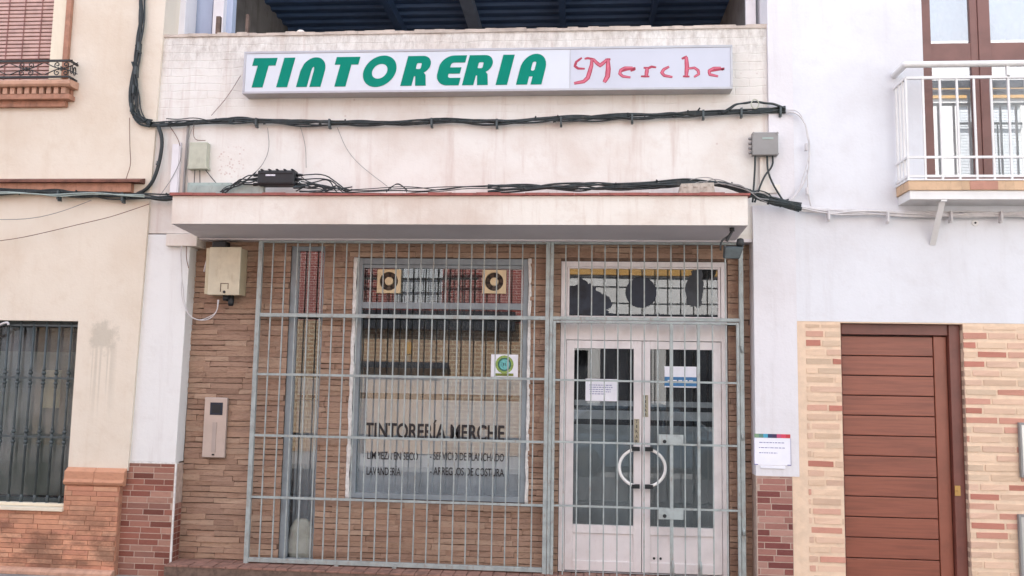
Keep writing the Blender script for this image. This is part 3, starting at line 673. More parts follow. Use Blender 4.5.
# bag behind the narrow window
m = MB(); cx = (SWX0+SWX1)/2+.02; prof = [(.03, 0), (.11, .01), (.13, .08), (.125, .2), (.115, .3), (.085, .36), (.05, .39)]
m.lathe((cx, 0, FZ+.0), prof, n=20); m.warp(lambda x, y, z: (x, GY+.062+y*.38, z)); m.warp(lambda x, y, z: (x+.012*math.sin(z*60+y*40), y+.004*math.sin(x*90+z*30), z))
m.build('crumpled_bag', 'plasticbag'); tag(bpy.context.scene.objects['crumpled_bag'], 'crumpled white plastic bag standing inside at the foot of the narrow window', 'plastic bag')
# ---- entrance
ent = DW; X0, X1, Z1 = DW[0]+.004, DW[1]-.004, DW[3]-.004; DY = BY+.03
tz = at(640, 318, DY)[1]; lz = at(640, 340.5, DY)[1]; midx = at(642, 430, DY)[0]
m = MB(); frame(m, X0, X1, FZ, Z1, .055, .055, .05, .001, DY, DY+.07); m.box(X0+.0552, X1-.0552, DY+.003, DY+.06, lz, tz)
ef = m.build('entrance_frame', 'alu_white', shop, bevel=.003)
m = MB(); frame(m, X0+.058, X1-.058, tz+.002, Z1-.052, .022, .022, .015, .015, DY+.012, DY+.05); tr = m.build('transom_window', 'alu_white', shop, bevel=.002)
DG = DY+.03
m = MB(); m.box(X0+.08, X1-.08, DG, DG+.006, tz+.016, Z1-.066); m.build('glass', 'glass', tr)
m = MB(); c = p3(641, 292.5, DG-.004); m.lathe((c.x, DG-.008, c.z), [(.142, 0), (.148, .003), (.148, .007)], 'y', 40); m.build('round_vent_cover', 'navy', tr)
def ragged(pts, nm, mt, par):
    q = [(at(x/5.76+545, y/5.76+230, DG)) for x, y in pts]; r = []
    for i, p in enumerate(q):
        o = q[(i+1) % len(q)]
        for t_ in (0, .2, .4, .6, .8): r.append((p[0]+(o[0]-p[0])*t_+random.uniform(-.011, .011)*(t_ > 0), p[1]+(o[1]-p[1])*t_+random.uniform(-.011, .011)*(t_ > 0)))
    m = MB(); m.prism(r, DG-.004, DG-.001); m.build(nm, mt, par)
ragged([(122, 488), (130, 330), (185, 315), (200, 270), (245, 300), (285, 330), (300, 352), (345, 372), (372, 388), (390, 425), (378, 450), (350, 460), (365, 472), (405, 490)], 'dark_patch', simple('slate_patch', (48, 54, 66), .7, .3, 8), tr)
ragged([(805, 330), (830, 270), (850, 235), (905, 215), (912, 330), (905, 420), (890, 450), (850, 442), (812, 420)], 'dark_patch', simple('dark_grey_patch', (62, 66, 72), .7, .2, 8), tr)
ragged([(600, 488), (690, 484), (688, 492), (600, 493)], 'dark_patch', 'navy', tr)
kz = at(640, 526, DG)[1]; kz2 = at(640, 535, DG)[1]
def leaf(xa, xb, hinge_left, label):
    m = MB(); frame(m, xa, xb, FZ+.012, lz-.006, .075, .075, .075, .09, DY+.008, DY+.055); m.box(xa+.0752, xb-.0752, DY+.008, DY+.055, kz2+.006, kz)
    o = m.build('door', 'alu_white', shop, bevel=.003); tag(o, label)
    m = MB(); m.box(xa+.07, xb-.07, DG, DG+.006, kz-.003, lz-.078); m.build('glass', 'glass_door', o)
    m = MB(); m.box(xa+.0753, xb-.0753, DY+.022, DY+.04, FZ+.1, kz2+.003); m.build('kick_panel', 'alu_white', o)
    zz = [at(640, v, DG)[1] for v in (401, 406.5, 411, 420, 425.5)]
    xa_, xb_ = xa+.077, xb-.077
    m = MB(); m.box(xa_, xb_, DG+.009, DG+.0095, zz[1], zz[0]); m.box(xa_, xb_, DG+.009, DG+.0095, zz[3], zz[2]); m.build('film_stripe', 'film_door_light', o)
    m = MB(); m.box(xa_, xb_, DG+.010, DG+.0105, kz, zz[4]); m.build('frosted_film', 'film_door', o)
    return o
dl = leaf(X0+.058, midx-.003, True, 'left leaf of the white glazed double door'); dr = leaf(midx+.003, X1-.058, False, 'right leaf of the white glazed double door with a small lock hole')
for o, sgn in ((dl, -1), (dr, 1)):
    zc = at(640, 467.5, DY-.03)[1]; R = .185; xb_ = midx+sgn*.028
    pts = [(xb_+sgn*R*math.cos(a), DY-.045, zc+R*math.sin(a)*.93) for a in [rad(-88+i*8) for i in range(23)]]
    m = MB(); m.tube(pts, .0145, 10, smooth=1); m.build('handle', simple('white_handle_enamel', (244, 243, 240), .3, .03, 5), o)
    for s_ in (1, -1):
        m = MB(); m.box(xb_-sgn*.004, xb_+sgn*.07, DY-.062, DY-.028, zc+s_*R*.93-.019, zc+s_*R*.93+.019); m.box(xb_+sgn*.02, xb_+sgn*.045, DY-.032, DY+.008, zc+s_*R*.93-.012, zc+s_*R*.93+.012)
        m.build('handle_bracket', 'black', o)
# push/pull plates with vertical TIRAR
for o, px, y0, y1 in ((dl, 636.7, 419, 444), (dr, 645.6, 395, 417)):
    a = rc(px-2.7, y0, px+2.7, y1, DY); m = MB(); m.box(a[0], a[1], DY+.004, DY+.0078, a[2], a[3]); pl = m.build('pull_plate', simple('dull_gold_plate', (168, 160, 138), .5, .1, 20), o)
    h = (a[3]-a[2])/5; mm = MB()
    for i, ch in enumerate('TIRAR'):
        tw = .022 if ch != 'I' else .008; cx = (a[0]+a[1])/2
        q = text_mb(ch, cx-tw/2, cx+tw/2, a[3]-(i+1)*h+h*.18, h*.64, DY+.0035, .001, .01); b = len(mm.v); mm.v += q.v
        for f_ in q.f: mm.face([b+i_ for i_ in f_])
    # lettering belongs to the plate's door, thing > part > sub-part
    mm.build('lettering', 'ink', o)
c = p3(657.5, 559, DY); m = MB()
for dx in (-.03, .03): m.lathe((c.x+dx, DY+.018, c.z), [(.012, 0), (.012, .004)], 'y', 10)
m.build('lock_hole', 'black', dr)
# papers on the doors
def paper(nm, x0, y0, x1, y1, Y, label, cat, tilt=0, lines=4, head=None, grp=None, lw=.55):
    a = rc(x0, y0, x1, y1, Y); t = thing(nm, ((a[0]+a[1])/2, Y, a[2]), label, cat, grp)
    m = MB(); m.box(a[0], a[1], Y-.0006, Y, a[2], a[3]); m.build('sheet', 'paper', t)
    m = MB(); H = a[3]-a[2]; W = a[1]-a[0]
    for i in range(lines):
        zc = a[3]-H*(.28+.5*i/max(lines, 1)); x = a[0]+W*(.12+.03*random.random()); e = a[1]-W*(.12+.25*(i == lines-1)+.1*random.random())
        while x < e:
            l = W*random.uniform(.03, .1); m.box(x, min(x+l, e), Y-.0012, Y-.0007, zc-.0035, zc+.0035); x += l+W*.02
    if lines: m.build('printed_lines', 'ink_blue', t)
    return t, a
paper('paper_notice', 585.5, 379, 617, 401, DG-.002, 'white printed paper notice taped to the glass of the left door leaf', 'notice', lines=5)
t, a = paper('opening_sign', 664.5, 366.5, 696.5, 387.5, DG-.002, 'small sign with a white top and blue printed bottom on the right door leaf', 'sign', lines=0)
m = MB(); m.box(a[0], a[1], DG-.0036, DG-.0028, a[2]+.012, a[2]+(a[3]-a[2])*.5); m.build('blue_band', 'blue_print', t)
m = MB(); zc = a[2]+(a[3]-a[2])*.3
for i in range(5): m.box(a[0]+.03+i*.05, a[0]+.065+i*.05, DG-.0046, DG-.0038, zc-.012, zc+.01)
m.build('printed_marks', 'paper', t)

# ================================================================== SECURITY GRILLE
GRY = .06
gz0, gz1 = at(400, 567, GRY)[1], G_TOP-.0
gx0, gx1 = at(254, 400, GRY)[0], at(742, 400, GRY)[0]; gm = at(548.5, 400, GRY)[0]
gr = thing('window_grille', ((gx0+gm)/2, GRY, gz0), 'tall grey green welded bar grille in front of the two shop windows', 'grille', 'grilles closing the shop front')
gd = thing('door_grille', ((gx1+gm)/2, GRY, gz0-.05), 'tall grey green welded bar gate in front of the white double door', 'grille', 'grilles closing the shop front')
def hz(px, py): return at(px, py, GRY)[1]
z317 = hz(400, 316.5); z377, z437, z499 = hz(400, 376.5), hz(400, 438.5), hz(400, 501)
m = MB(); P = .042
m.box(gx0-P/2, gx0+P/2, GRY-.02, GRY+.02, gz0-.04, gz1); m.box(gm-.04, gm-.002, GRY-.02, GRY+.02, gz0-.04, gz1)
m.box(gx0+P/2+.0004, gm-.0404, GRY-.019, GRY+.019, gz1-.04, gz1); m.box(gx0+P/2+.0004, gm-.0404, GRY-.019, GRY+.019, gz0, gz0+.04)
m.box(gx0+P/2+.0004, gm-.0404, GRY-.019, GRY+.019, z317-.018, z317+.018); m.box(-1.75, -1.71, GRY-.015, GRY+.015, gz0-.05, gz0-.0004); m.box(-2.3, -2.26, GRY-.015, GRY+.1, gz0-.05, gz0-.0004)
m.build('frame', 'grille_paint', gr, bevel=.003)
for z in (z377, z437, z499):
    m = MB(); m.box(gx0+P/2, gm-.04, GRY-.015, GRY-.0085, z-.011, z+.011); m.build('cross_bar', 'grille_paint', gr)
nb = 22; BW = .0112; first = None
for i in range(nb):
    x = gx0+(gm-.02-gx0)*(i+1)/(nb+1)
    if first is None:
        m = MB(); m.box(x-BW/2, x+BW/2, GRY-.006, GRY+.006, gz0+.041, gz1-.041); first = m.build('bar', 'grille_paint', gr); fx = x
    else:
        o = first.copy(); COL.objects.link(o); o.parent = gr; o.location.x += x-fx
# door grille
dz1 = gz1; zt = hz(650, 321); dz0 = gz0-.045
m = MB(); m.box(gm+.002, gm+.034, GRY-.02, GRY+.02, dz0, dz1); m.box(gx1-.02, gx1+.02, GRY-.02, GRY+.02, dz0, dz1)
m.box(gm+.0344, gx1-.0204, GRY-.019, GRY+.019, dz1-.04, dz1); m.box(gm+.0344, gx1-.0204, GRY-.019, GRY+.019, zt+.0, zt+.032)
m.build('frame', 'grille_paint', gd, bevel=.003)
m = MB(); m.box(gm+.036, gm+.062, GRY-.03, GRY-.0, dz0, zt-.008); m.box(gx1-.05, gx1-.024, GRY-.03, GRY-.0, dz0, zt-.008); m.box(gm+.0624, gx1-.0504, GRY-.029, GRY-.001, zt-.03, zt-.008)
m.box(gm+.0624, gx1-.0504, GRY-.029, GRY-.001, dz0, dz0+.025)
gate = m.build('gate_frame', 'grille_paint', gd, bevel=.003)
for z in (z377-.005, hz(640, 443.5), hz(640, 507.5)):
    m = MB(); m.box(gm+.062, gx1-.05, GRY-.026, GRY-.0195, z-.009, z+.009); m.build('cross_bar', 'grille_paint', gd)
bx = [at(x, 300, GRY)[0] for x in (565.4, 578.4, 591.6, 604.8, 618, 631, 644.3, 657.7, 671, 684.4, 697.8, 712, 725.5)]
f1 = f2 = None
for i, x in enumerate(bx):
    if f1 is None:
        m = MB(); m.box(x-BW/2, x+BW/2, GRY-.006, GRY+.006, zt+.033, dz1-.041); f1 = m.build('bar', 'grille_paint', gd); fx1 = x
    else:
        o = f1.copy(); COL.objects.link(o); o.parent = gd; o.location.x += x-fx1
    if i in (8, 10):
        ww = .030 if i == 8 else .026
        m = MB(); m.box(x-ww/2, x+ww/2, GRY-.038, GRY-.008, dz0+.026, zt-.031); m.build('gate_post', 'grille_paint', gd, bevel=.002)
        m = MB(); m.lathe((x+.01, GRY-.045, dz0+.06), [(.012, 0), (.012, .1), (.006, .14)], n=8); m.build('bolt', 'grille_paint', gd); continue
    if f2 is None:
        m = MB(); m.box(x-BW/2, x+BW/2, GRY-.019, GRY-.008, dz0+.026, zt-.031); f2 = m.build('bar', 'grille_paint', gd); fx2 = x
    else:
        o = f2.copy(); COL.objects.link(o); o.parent = gd; o.location.x += x-fx2
for y0, y1 in ((434.5, 445), (509, 519.5)):
    a = rc(658.5, y0, 683.5, y1, GRY-.04); m = MB(); m.box(a[0], a[1], GRY-.046, GRY-.0385, a[2], a[3]); lk = m.build('lock_plate', 'grille_paint', gd, bevel=.002)
    m = MB(); m.lathe((a[0]+.055, GRY-.05, a[2]+.03), [(.016, 0), (.018, .005)], 'y', 12); m.build('keyhole', 'black', lk)
for z in (.35, 1.2, 2.0):
    m = MB(); m.lathe((gx1+.0, GRY-.03, z), [(.012, 0), (.012, .06)], n=8); m.build('hinge', 'grille_paint', gd)

# ================================================================== SIGN
SY = -.15
a = (at(243.5, 72, SY)[0], at(732.5, 68, SY)[0]); sz1, sz0 = at(480, 48.5, SY)[1], at(480, 91.5, SY)[1]
sg = thing('light_box_sign', ((a[0]+a[1])/2, -.07, sz0), 'long white light box sign with green TINTORERIA and pink Merche lettering on the upper wall', 'sign')
m = MB(); m.box(a[0], a[1], SY+.006, -.003, sz0, sz1)
m.box(a[0], a[1], SY-.006, SY+.0055, sz1-.022, sz1); m.box(a[0], a[1], SY-.006, SY+.0055, sz0, sz0+.022); m.box(a[0], a[0]+.02, SY-.006, SY+.0055, sz0+.0225, sz1-.0225); m.box(a[1]-.02, a[1], SY-.006, SY+.0055, sz0+.0225, sz1-.0225)
m.build('case', 'sign_frame', sg, bevel=.002)
jx = at(570, 70, SY)[0]
m = MB(); m.box(a[0]+.0205, jx-.003, SY-.001, SY+.005, sz0+.0228, sz1-.0228); fa = m.build('face_panel', 'sign_face', sg)
m = MB(); m.box(jx+.003, a[1]-.0205, SY-.001, SY+.005, sz0+.0228, sz1-.0228); fb = m.build('face_panel', 'sign_face2', sg); tag(fb, 'greyer right hand face panel')
m = MB(); m.box(jx-.0028, jx+.0028, SY-.004, SY+.005, sz0+.0228, sz1-.0228); m.build('panel_joint', 'sign_frame', sg)
def arc(cx, cy, rx, ry, a0, a1, n=14): return [(cx+rx*math.cos(rad(a0+(a1-a0)*i/n)), cy+ry*math.sin(rad(a0+(a1-a0)*i/n))) for i in range(n+1)]
def rrect(x0, x1, z0, z1, r):
    return arc(x1-r, z1-r, r, r, 0, 90, 4)+arc(x0+r, z1-r, r, r, 90, 180, 4)+arc(x0+r, z0+r, r, r, 180, 270, 4)+arc(x1-r, z0+r, r, r, 270, 360, 4)
L = {
 'T': [[(0, 0), (.37, 0), (.37, .74), (.60, .74), (.60, 1), (-.19, 1), (-.19, .74), (0, .74)]],
 'I': [[(0, 0), (.37, 0), (.37, 1), (0, 1)]],
 'N': [[(0, 0), (0, .55)]+arc(.41, .55, .41, .45, 150, 0)+[(.82, 0), (.45, 0), (.45, .52)]+arc(.405, .52, .045, .16, 0, 180, 8)+[(.36, 0)]],
 'O': [arc(.54, .5, .54, .53, 0, 355, 40), arc(.54, .5, .25, .25, 0, 350, 26)],
 'R': [[(0, 0), (0, 1)]+arc(.50, .70, .32, .30, 90, -60, 14)+[(.74, .36), (.84, 0), (.49, 0), (.41, .32), (.37, .32), (.37, 0)], rrect(.36, .52, .56, .76, .04)],
 'E': [[(.82, 1)]+arc(.42, .62, .42, .38, 90, 180, 10)+arc(.42, .4, .42, .40, 180, 270, 10)+[(.80, 0), (.80, .25), (.46, .25)]+arc(.46, .32, .09, .07, 270, 180, 4)+[(.37, .39), (.74, .39), (.74, .60), (.37, .60)]+arc(.46, .68, .09, .08, 180, 90, 4)+[(.82, .76)]],
 'A': [[(0, 0), (0, .55)]+arc(.41, .55, .41, .47, 170, 0)+[(.82, 0), (.47, 0), (.47, .27), (.36, .27), (.36, 0)], rrect(.36, .48, .46, .76, .05)],
}
zb, zt_ = at(400, 86, SY)[1], at(400, 56.3, SY)[1]; LH = zt_-zb
for ch, zx, sc in (('T', 79, 1), ('I', 168, 1), ('N', 240, 1), ('T', 379, 1), ('O', 470, 1), ('R', 618, 1), ('E', 741, 1), ('R', 842, 1), ('I', 964, 1), ('A', 1037.7, 1)):
    x = at(zx/3.63+230, 86, SY)[0]
    mb = curve_mesh(L[ch], .003, x, SY-.0012, zb, LH, LH, .235); mb.build('letter', 'green_letter', fa)
def ribbon(mb, pts, w, y0, y1):
    q = [Vector(at(x/5.389+560, y/5.389+30, SY)) for x, y in pts]; k2 = []
    for i in range(len(q)-1): k2 += [q[i]*(1-t_)+q[i+1]*t_ for t_ in (0, .5)]
    k2.append(q[-1]); n = len(k2); Lf = []; Rt = []
    for i, p in enumerate(k2):
        d = (k2[min(i+1, n-1)]-k2[max(i-1, 0)]).normalized(); nn = Vector((-d.y, d.x)); ww = w*(.55+.45*math.sin(math.pi*(i+.6)/(n+.2)))/2
        Lf.append(p+nn*ww); Rt.append(p-nn*ww)
    for i in range(n-1):
        mb.prism([tuple(Lf[i]), tuple(Lf[i+1]), tuple(Rt[i+1]), tuple(Rt[i])], y0, y1)
strokes = {
 'M': [([(118, 150), (88, 172), (80, 195), (98, 208), (134, 209)], 14), ([(132, 156), (150, 152), (185, 158)], 12), ([(172, 158), (170, 190), (160, 225), (150, 258), (128, 278), (76, 288)], 22), ([(178, 156), (198, 178), (216, 192), (236, 176), (252, 160)], 20), ([(244, 160), (272, 158)], 12), ([(258, 160), (260, 210), (256, 250), (238, 282)], 26)],
 'e': [([(322, 226), (360, 214), (406, 206), (400, 214), (380, 222)], 12), ([(392, 203), (350, 204), (328, 216), (322, 236), (338, 250), (380, 256)], 17)],
 'r': [([(450, 204), (476, 206), (494, 198), (518, 202)], 13), ([(470, 206), (464, 250)], 20), ([(436, 250), (482, 251)], 11)],
 'c': [([(588, 198), (560, 212), (548, 230), (562, 246), (606, 254)], 17)],
 'h': [([(656, 156), (684, 142)], 12), ([(680, 146), (684, 200), (680, 248)], 22), ([(662, 250), (698, 251)], 11), ([(690, 208), (724, 204), (744, 218), (748, 238), (722, 254)], 15)],
 'f': [([(800, 224), (840, 216), (886, 208), (870, 216)], 12), ([(868, 204), (830, 206), (804, 220), (806, 240), (852, 250)], 17)],
}
for nm in strokes:
    mb = MB(); i = 0
    for pts, w_ in strokes[nm]: ribbon(mb, pts, w_/5.389/112*1.0*1.15, SY-.0022-i*.0001, SY-.0012); i += 1
    lo = mb.build('letter', 'red_letter', fb)
for nm in strokes:
    mb = MB(); i = 0
    for pts, w_ in strokes[nm]:
        if w_ < 15: continue
        ribbon(mb, pts, w_/5.389/112*.62, SY-.0042-i*.0001, SY-.003); i += 1
    if mb.v: mb.build('letter_inlay', 'pink_letter', fb)

# ================================================================== BOXES ON THE SHOP FRONT
def rbox(t, nm, a, y0, y1, mt, bev=.006):
    m = MB(); m.box(a[0], a[1], y0, y1, a[2], a[3]); return m.build(nm, mt, t, bevel=bev)
a = rc(208.5, 247, 240, 295, -.04); t = thing('meter_box', ((a[0]+a[1])/2, 0, a[2]), 'large cream electricity meter box on the brown brick under the canopy', 'meter box')
rbox(t, 'case', (a[0]+.01, a[1]-.006, a[2]+.006, a[3]-.006), -.015, .145, 'box_cream_side'); dd = rbox(t, 'lid', a, -.04, -.0155, 'box_cream')
m = MB(); m.box(a[0]-.035, a[0]+.009, -.03, .145, a[2]+.01, a[3]-.01); m.build('back_plate', 'box_cream_side', t)
m = MB(); cx = (a[0]+a[1])/2+.02
m.box(cx-.05, cx-.044, -.044, -.0403, a[2]+.03, a[2]+.11); m.box(cx-.05, cx+.03, -.044, -.0403, a[2]+.1102, a[2]+.116); m.box(cx+.024, cx+.03, -.044, -.0403, a[2]+.06, a[2]+.11); m.build('latch_outline', 'rust', dd)
m = MB(); m.lathe((cx-.01, -.048, a[2]+.03), [(.012, 0), (.014, .008)], 'y', 12); m.build('lock', 'black', dd)
m = MB(); m.lathe((cx-.02, .04, a[2]-.05), [(.03, 0), (.035, .03), (.03, .055)], n=12); m.lathe((cx+.03, .04, a[2]-.10), [(.022, 0), (.03, .03), (.025, .105)], n=12); m.build('cable_gland', 'black', t)
b = rc(212, 238.5, 226, 246, -.03); m = MB(); m.box(b[0], b[1], -.03, .08, a[3]-.001, a[3]+.06)
tag(m.build('splice_case', 'black', bevel=.008), 'small black cable splice case lying on top of the cream meter box', 'splice case')
a = rc(203.5, 397.5, 226, 457.5, .11); t = thing('intercom', ((a[0]+a[1])/2, .14, a[2]), 'tall beige metal intercom panel with a dark screen on the brown brick', 'intercom')
pn = rbox(t, 'panel', a, .105, .142, 'intercom', .006); s_ = rc(210, 402.5, 222.5, 415, .1)
m = MB(); m.box(s_[0], s_[1], .102, .1047, s_[2], s_[3]); m.build('screen', 'navy', pn)
m = MB(); m.box(s_[0]+.02, s_[1]-.02, .100, .1017, s_[2]+.02, s_[3]-.02); m.build('lens', 'black', pn)
m = MB(); m.box((a[0]+a[1])/2-.02, (a[0]+a[1])/2+.02, .1, .1045, a[2]+.05, s_[2]-.07); m.build('groove', simple('intercom_groove', (172, 160, 154), .4, .05, 5, metal=.2), pn)
m = MB(); m.box((a[0]+a[1])/2-.012, (a[0]+a[1])/2+.012, .1, .1045, a[2]+.02, a[2]+.035); m.build('lock', 'black', pn)
a = rc(188.5, 142, 206.5, 167.5, -.08); t = thing('junction_box', ((a[0]+a[1])/2, -.03, a[2]), 'pale green plastic junction box on the white wall at the left above the canopy', 'junction box')
rbox(t, 'case', a, -.08, -.003, 'box_green'); m = MB(); m.box(a[0]-.004, a[1]+.012, -.086, -.002, a[2]-.012, a[2]+.012); m.build('cover_rim', 'box_green', t)
m = MB()
for dx, lean in ((.05, 0), (.1, .01), (.15, .13)): m.tube([(a[0]+dx, -.03, a[2]), (a[0]+dx+lean*.5, -.03, a[2]-.08), (a[0]+dx+lean, -.03, a[2]-.15)], .004, 6)
m.build('cable_tails', 'cable', t)
a = rc(188, 183, 232, 193, -.1); m = MB(); m.box(a[0], a[1], -.12, -.003, CZ1+.026, a[3]); m.box(a[0]+.05, a[1]+.35, -.2, -.13, CZ1+.026, a[3]-.04)
tag(m.build('cable_trough', 'trough', bevel=.005), 'pale grey green plastic trough lying on the canopy under the junction box', 'cable trough')
a = rc(257, 169.5, 298, 187, -.22); t = thing('fibre_splice_box', ((a[0]+a[1])/2, -.2, CZ1+.024), 'black fibre splice closure with cable ports standing on the canopy', 'splice box')
CZs, CZ1 = CZ1, a[2]-.05
bd = rbox(t, 'body', (a[0]+.02, a[1]-.02, CZ1+.06, CZ1+.205), -.27, -.14, 'black', .015)
m = MB()
for i in range(5): m.box(a[0]+.05+i*.075, a[0]+.07+i*.075, -.278, -.135, CZ1+.2055, CZ1+.213)
for i in range(2): m.box(a[0]+.03, a[1]-.03, -.276, -.2705, CZ1+.08+i*.09, CZ1+.088+i*.09)
m.build('lid_clips', 'black', bd)
m = MB()
for sgn, x in ((-1, a[0]+.02), (1, a[1]-.02)):
    for j in range(3): m.lathe((x if sgn > 0 else x-.06, -.2-.02*(j % 2), CZ1+.08+j*.045), [(.016, 0), (.016, .03), (.010, .06)], 'x', 8)
m.build('cable_port', 'black', bd)
m = MB()
for i in range(8): m.box(a[0]+.105+i*.012, a[0]+.113+i*.012, -.2735, -.2705, CZ1+.145, CZ1+.162)
m.build('small_mark', 'paper', bd)
m = MB(); random.seed(3)
def wig(p0, p1, n, amp, yy): return [Vector(p0).lerp(Vector(p1), i/n)+Vector((0, random.uniform(-.02, .02), random.uniform(-amp, amp))) for i in range(n+1)]
for j in range(3):
    x = a[0]-.03; z = CZ1+.08+j*.045; m.tube([(x, -.2, z), (x-.08, -.2, z+.0), (x-.2, -.2, CZ1+.09-.01*j), (x-.26-.03*j, -.18, CZ1+.035)], .006, 6)
    x = a[1]+.03; m.tube([(x, -.2, z), (x+.12+.05*j, -.22, z+.01), (x+.26+.04*j, -.2, CZ1+.14-.02*j), (x+.33+.05*j, -.2, CZ1+.03)], .006, 6)
    m.tube([(x, -.22, z-.02), (x+.08, -.22, CZ1+.09), (x+.18+.07*j, -.22, CZ1+.05), (x+.3, -.2, CZ1+.03)], .005, 6)
m.tube([(a[1]+.0, -.25, CZ1+.05), (a[1]-.03, -.27, CZ1+.03), (a[1]+.05, -.27, CZ1+.035)], .012, 6)
m.build('cable_tails', 'cable', t); CZ1 = CZs
random.seed(11)
a = rc(752.5, 132, 778.5, 155, -.12); t = thing('junction_box', ((a[0]+a[1])/2, -.08, a[2]), 'grey square junction box with black cables below it, high on the wall at the right', 'junction box')
bd = rbox(t, 'case', (a[0], a[1], a[2], a[3]), -.12, -.043, 'box_grey', .008)
m = MB(); m.box(a[0]+.09, a[0]+.19, -.1235, -.1203, a[3]-.07, a[3]-.05); m.build('nameplate', 'trough', bd)
m = MB()
for i in range(4): m.lathe((a[0]-.03, -.08, a[2]+.03+i*.045), [(.010, 0), (.013, .01), (.013, .03)], 'x', 8)
for x in (a[0]+.01, a[1]-.01):
    for z in (a[2]+.012, a[3]-.012): m.lathe((x, -.126, z), [(.012, 0), (.012, .006)], 'y', 8)
m.build('screw_gland', 'box_grey', bd)
m = MB(); zq = CZ1+.05
m.tube([(a[0]+.03, -.08, a[2]), (a[0]+.025, -.09, a[2]-.15), (a[0]+.0, -.09, zq)], .009, 6); m.tube([(a[0]+.14, -.08, a[2]), (a[0]+.14, -.09, a[2]-.15), (a[0]+.2, -.09, a[2]-.3), (a[0]+.32, -.09, zq-.05)], .009, 6)
m.tube([(a[0]+.19, -.08, a[2]), (a[0]+.19, -.09, a[2]-.1), (a[0]+.1, -.09, a[2]-.2), (a[0]+.02, -.09, zq)], .009, 6); m.build('cable_tails', 'cable', t)
a = rc(760, 157, 770, 191, -.05); m = MB(); m.box(a[0], a[1], -.05, -.0405, a[2], a[3]); m.box(a[0]-.02, a[1]+.09, -.055, -.0405, a[2]-.02, a[2]+.06)
tag(m.build('plaster_patch', 'canopy', bevel=.004), 'rough plaster repair strip behind the black cables under the grey junction box', 'plaster patch')
a = rc(677, 184, 715, 193, -.3); m = MB(); m.prism([(a[0], CZ1+.026), (a[1], CZ1+.026), (a[1]-.02, a[3]), (a[0]+.03, a[3]-.01)], -.36, -.22)
for i in range(3): m.box(a[0]+.05+i*.09, a[0]+.08+i*.09, -.366, -.361, a[3]-.045, a[3]-.025)
tag(m.build('concrete_block', simple('grey_concrete', (186, 178, 166), .9, .15, 20, dirt=.5), bevel=.004), 'small pale concrete block resting on the canopy among the black cables', 'block')
# electrical conduit at the left
a = rc(178, 145, 184, 196, -.03); m = MB(); zc_ = at(180, 198, 0)[1]; m.box(a[0]-.07, a[0], -.035, -.002, zc_, at(180, 145, 0)[1]); m.box(a[0]+.001, a[0]+.012, -.03, -.002, zc_, at(180, 145, 0)[1]+.02)
tag(m.build('flat_conduit', 'white'), 'flat white conduit cover running down the left end of the upper wall', 'conduit')
m = MB(); x = at(187, 160, 0)[0]; m.tube([(at(190, 121, 0)[0], -.02, at(190, 121, 0)[1]), (x, -.02, at(187, 136, 0)[1]), (x-.01, -.02, CZ1+.03)], .012, 8)
tag(m.build('thin_conduit', 'box_grey'), 'thin grey conduit pipe beside the pale green junction box', 'conduit')
# spotlight
c = p3(732, 229, -.5); z = CZ0-.006; t = thing('spotlight', (c.x, c.y, z-.35), 'dark metal spotlight hanging from the right end of the canopy underside', 'spotlight')
m = MB(); m.lathe((c.x, c.y, z-.03), [(.022, 0), (.022, .035)], n=10); m.tube([(c.x, c.y, z-.03), (c.x-.03, c.y-.01, z-.08), (c.x-.05, c.y-.01, z-.12)], .012, 8); m.tube([(c.x-.03, c.y, z-.07), (c.x-.1, c.y, z-.12), (c.x-.1, c.y, z-.2)], .008, 6); m.build('mount', 'iron', t)
m = MB(); m.prismx([(-.05, .0), (.06, .02), (.04, .13), (-.06, .1)], -.085, .085); m.warp(lambda x, y, z_: (c.x-.01+x*(1-.25*(.13-z_)/.13)+.02*z_/.1, c.y+y, z-.28+z_)); m.build('lamp_head', 'iron_green', t, bevel=.008)
m = MB(); m.lathe((c.x+.07, c.y, z-.17), [(.02, 0), (.035, .02), (.03, .07), (.01, .08)], n=10); m.build('sensor', 'iron', t)
# notice on the right pilaster
t, a = paper('wall_notice', 754.5, 434, 790.5, 465, -.0425, 'white notice with a rainbow coloured heading band on the right pilaster', 'notice', lines=3)
m = MB(); n = 8; cols = [(120, 150, 120), (90, 130, 120), (70, 160, 190), (40, 50, 90), (60, 40, 80), (190, 70, 110), (210, 60, 90), (190, 50, 60)]; hh = a[3]-.035
ms = [simple('heading_ink_%s' % n_, c_, .5, .05, 10) for n_, c_ in zip(('sage', 'pine', 'sky', 'navy', 'plum', 'rose', 'coral', 'red'), cols)]
for i in range(n): m.box(a[0]+(a[1]-a[0])*i/n+.0001, a[0]+(a[1]-a[0])*(i+1)/n-.0001, -.0444, -.0434, hh, a[3], i)
m.build('heading_band', ms, t)
m = MB(); m.box(a[0]-.004, a[0]+.03, -.0446, -.0434, a[2]-.002, a[2]+.006); m.box(a[1]-.03, a[1]+.004, -.0446, -.0434, a[2]-.002, a[2]+.006); m.box(a[0]-.004, a[0]-.001, -.0446, -.0426, a[2], a[3]-.035); m.box(a[1]+.001, a[1]+.004, -.0446, -.0426, a[2], a[3]-.035); m.build('holder_edge', 'ink_blue', t)
m = MB(); m.box(a[0]+.05, a[1]-.05, -.05, -.0405, a[2]-.03, a[2]-.008); m.build('holder_lip', 'paper', t)

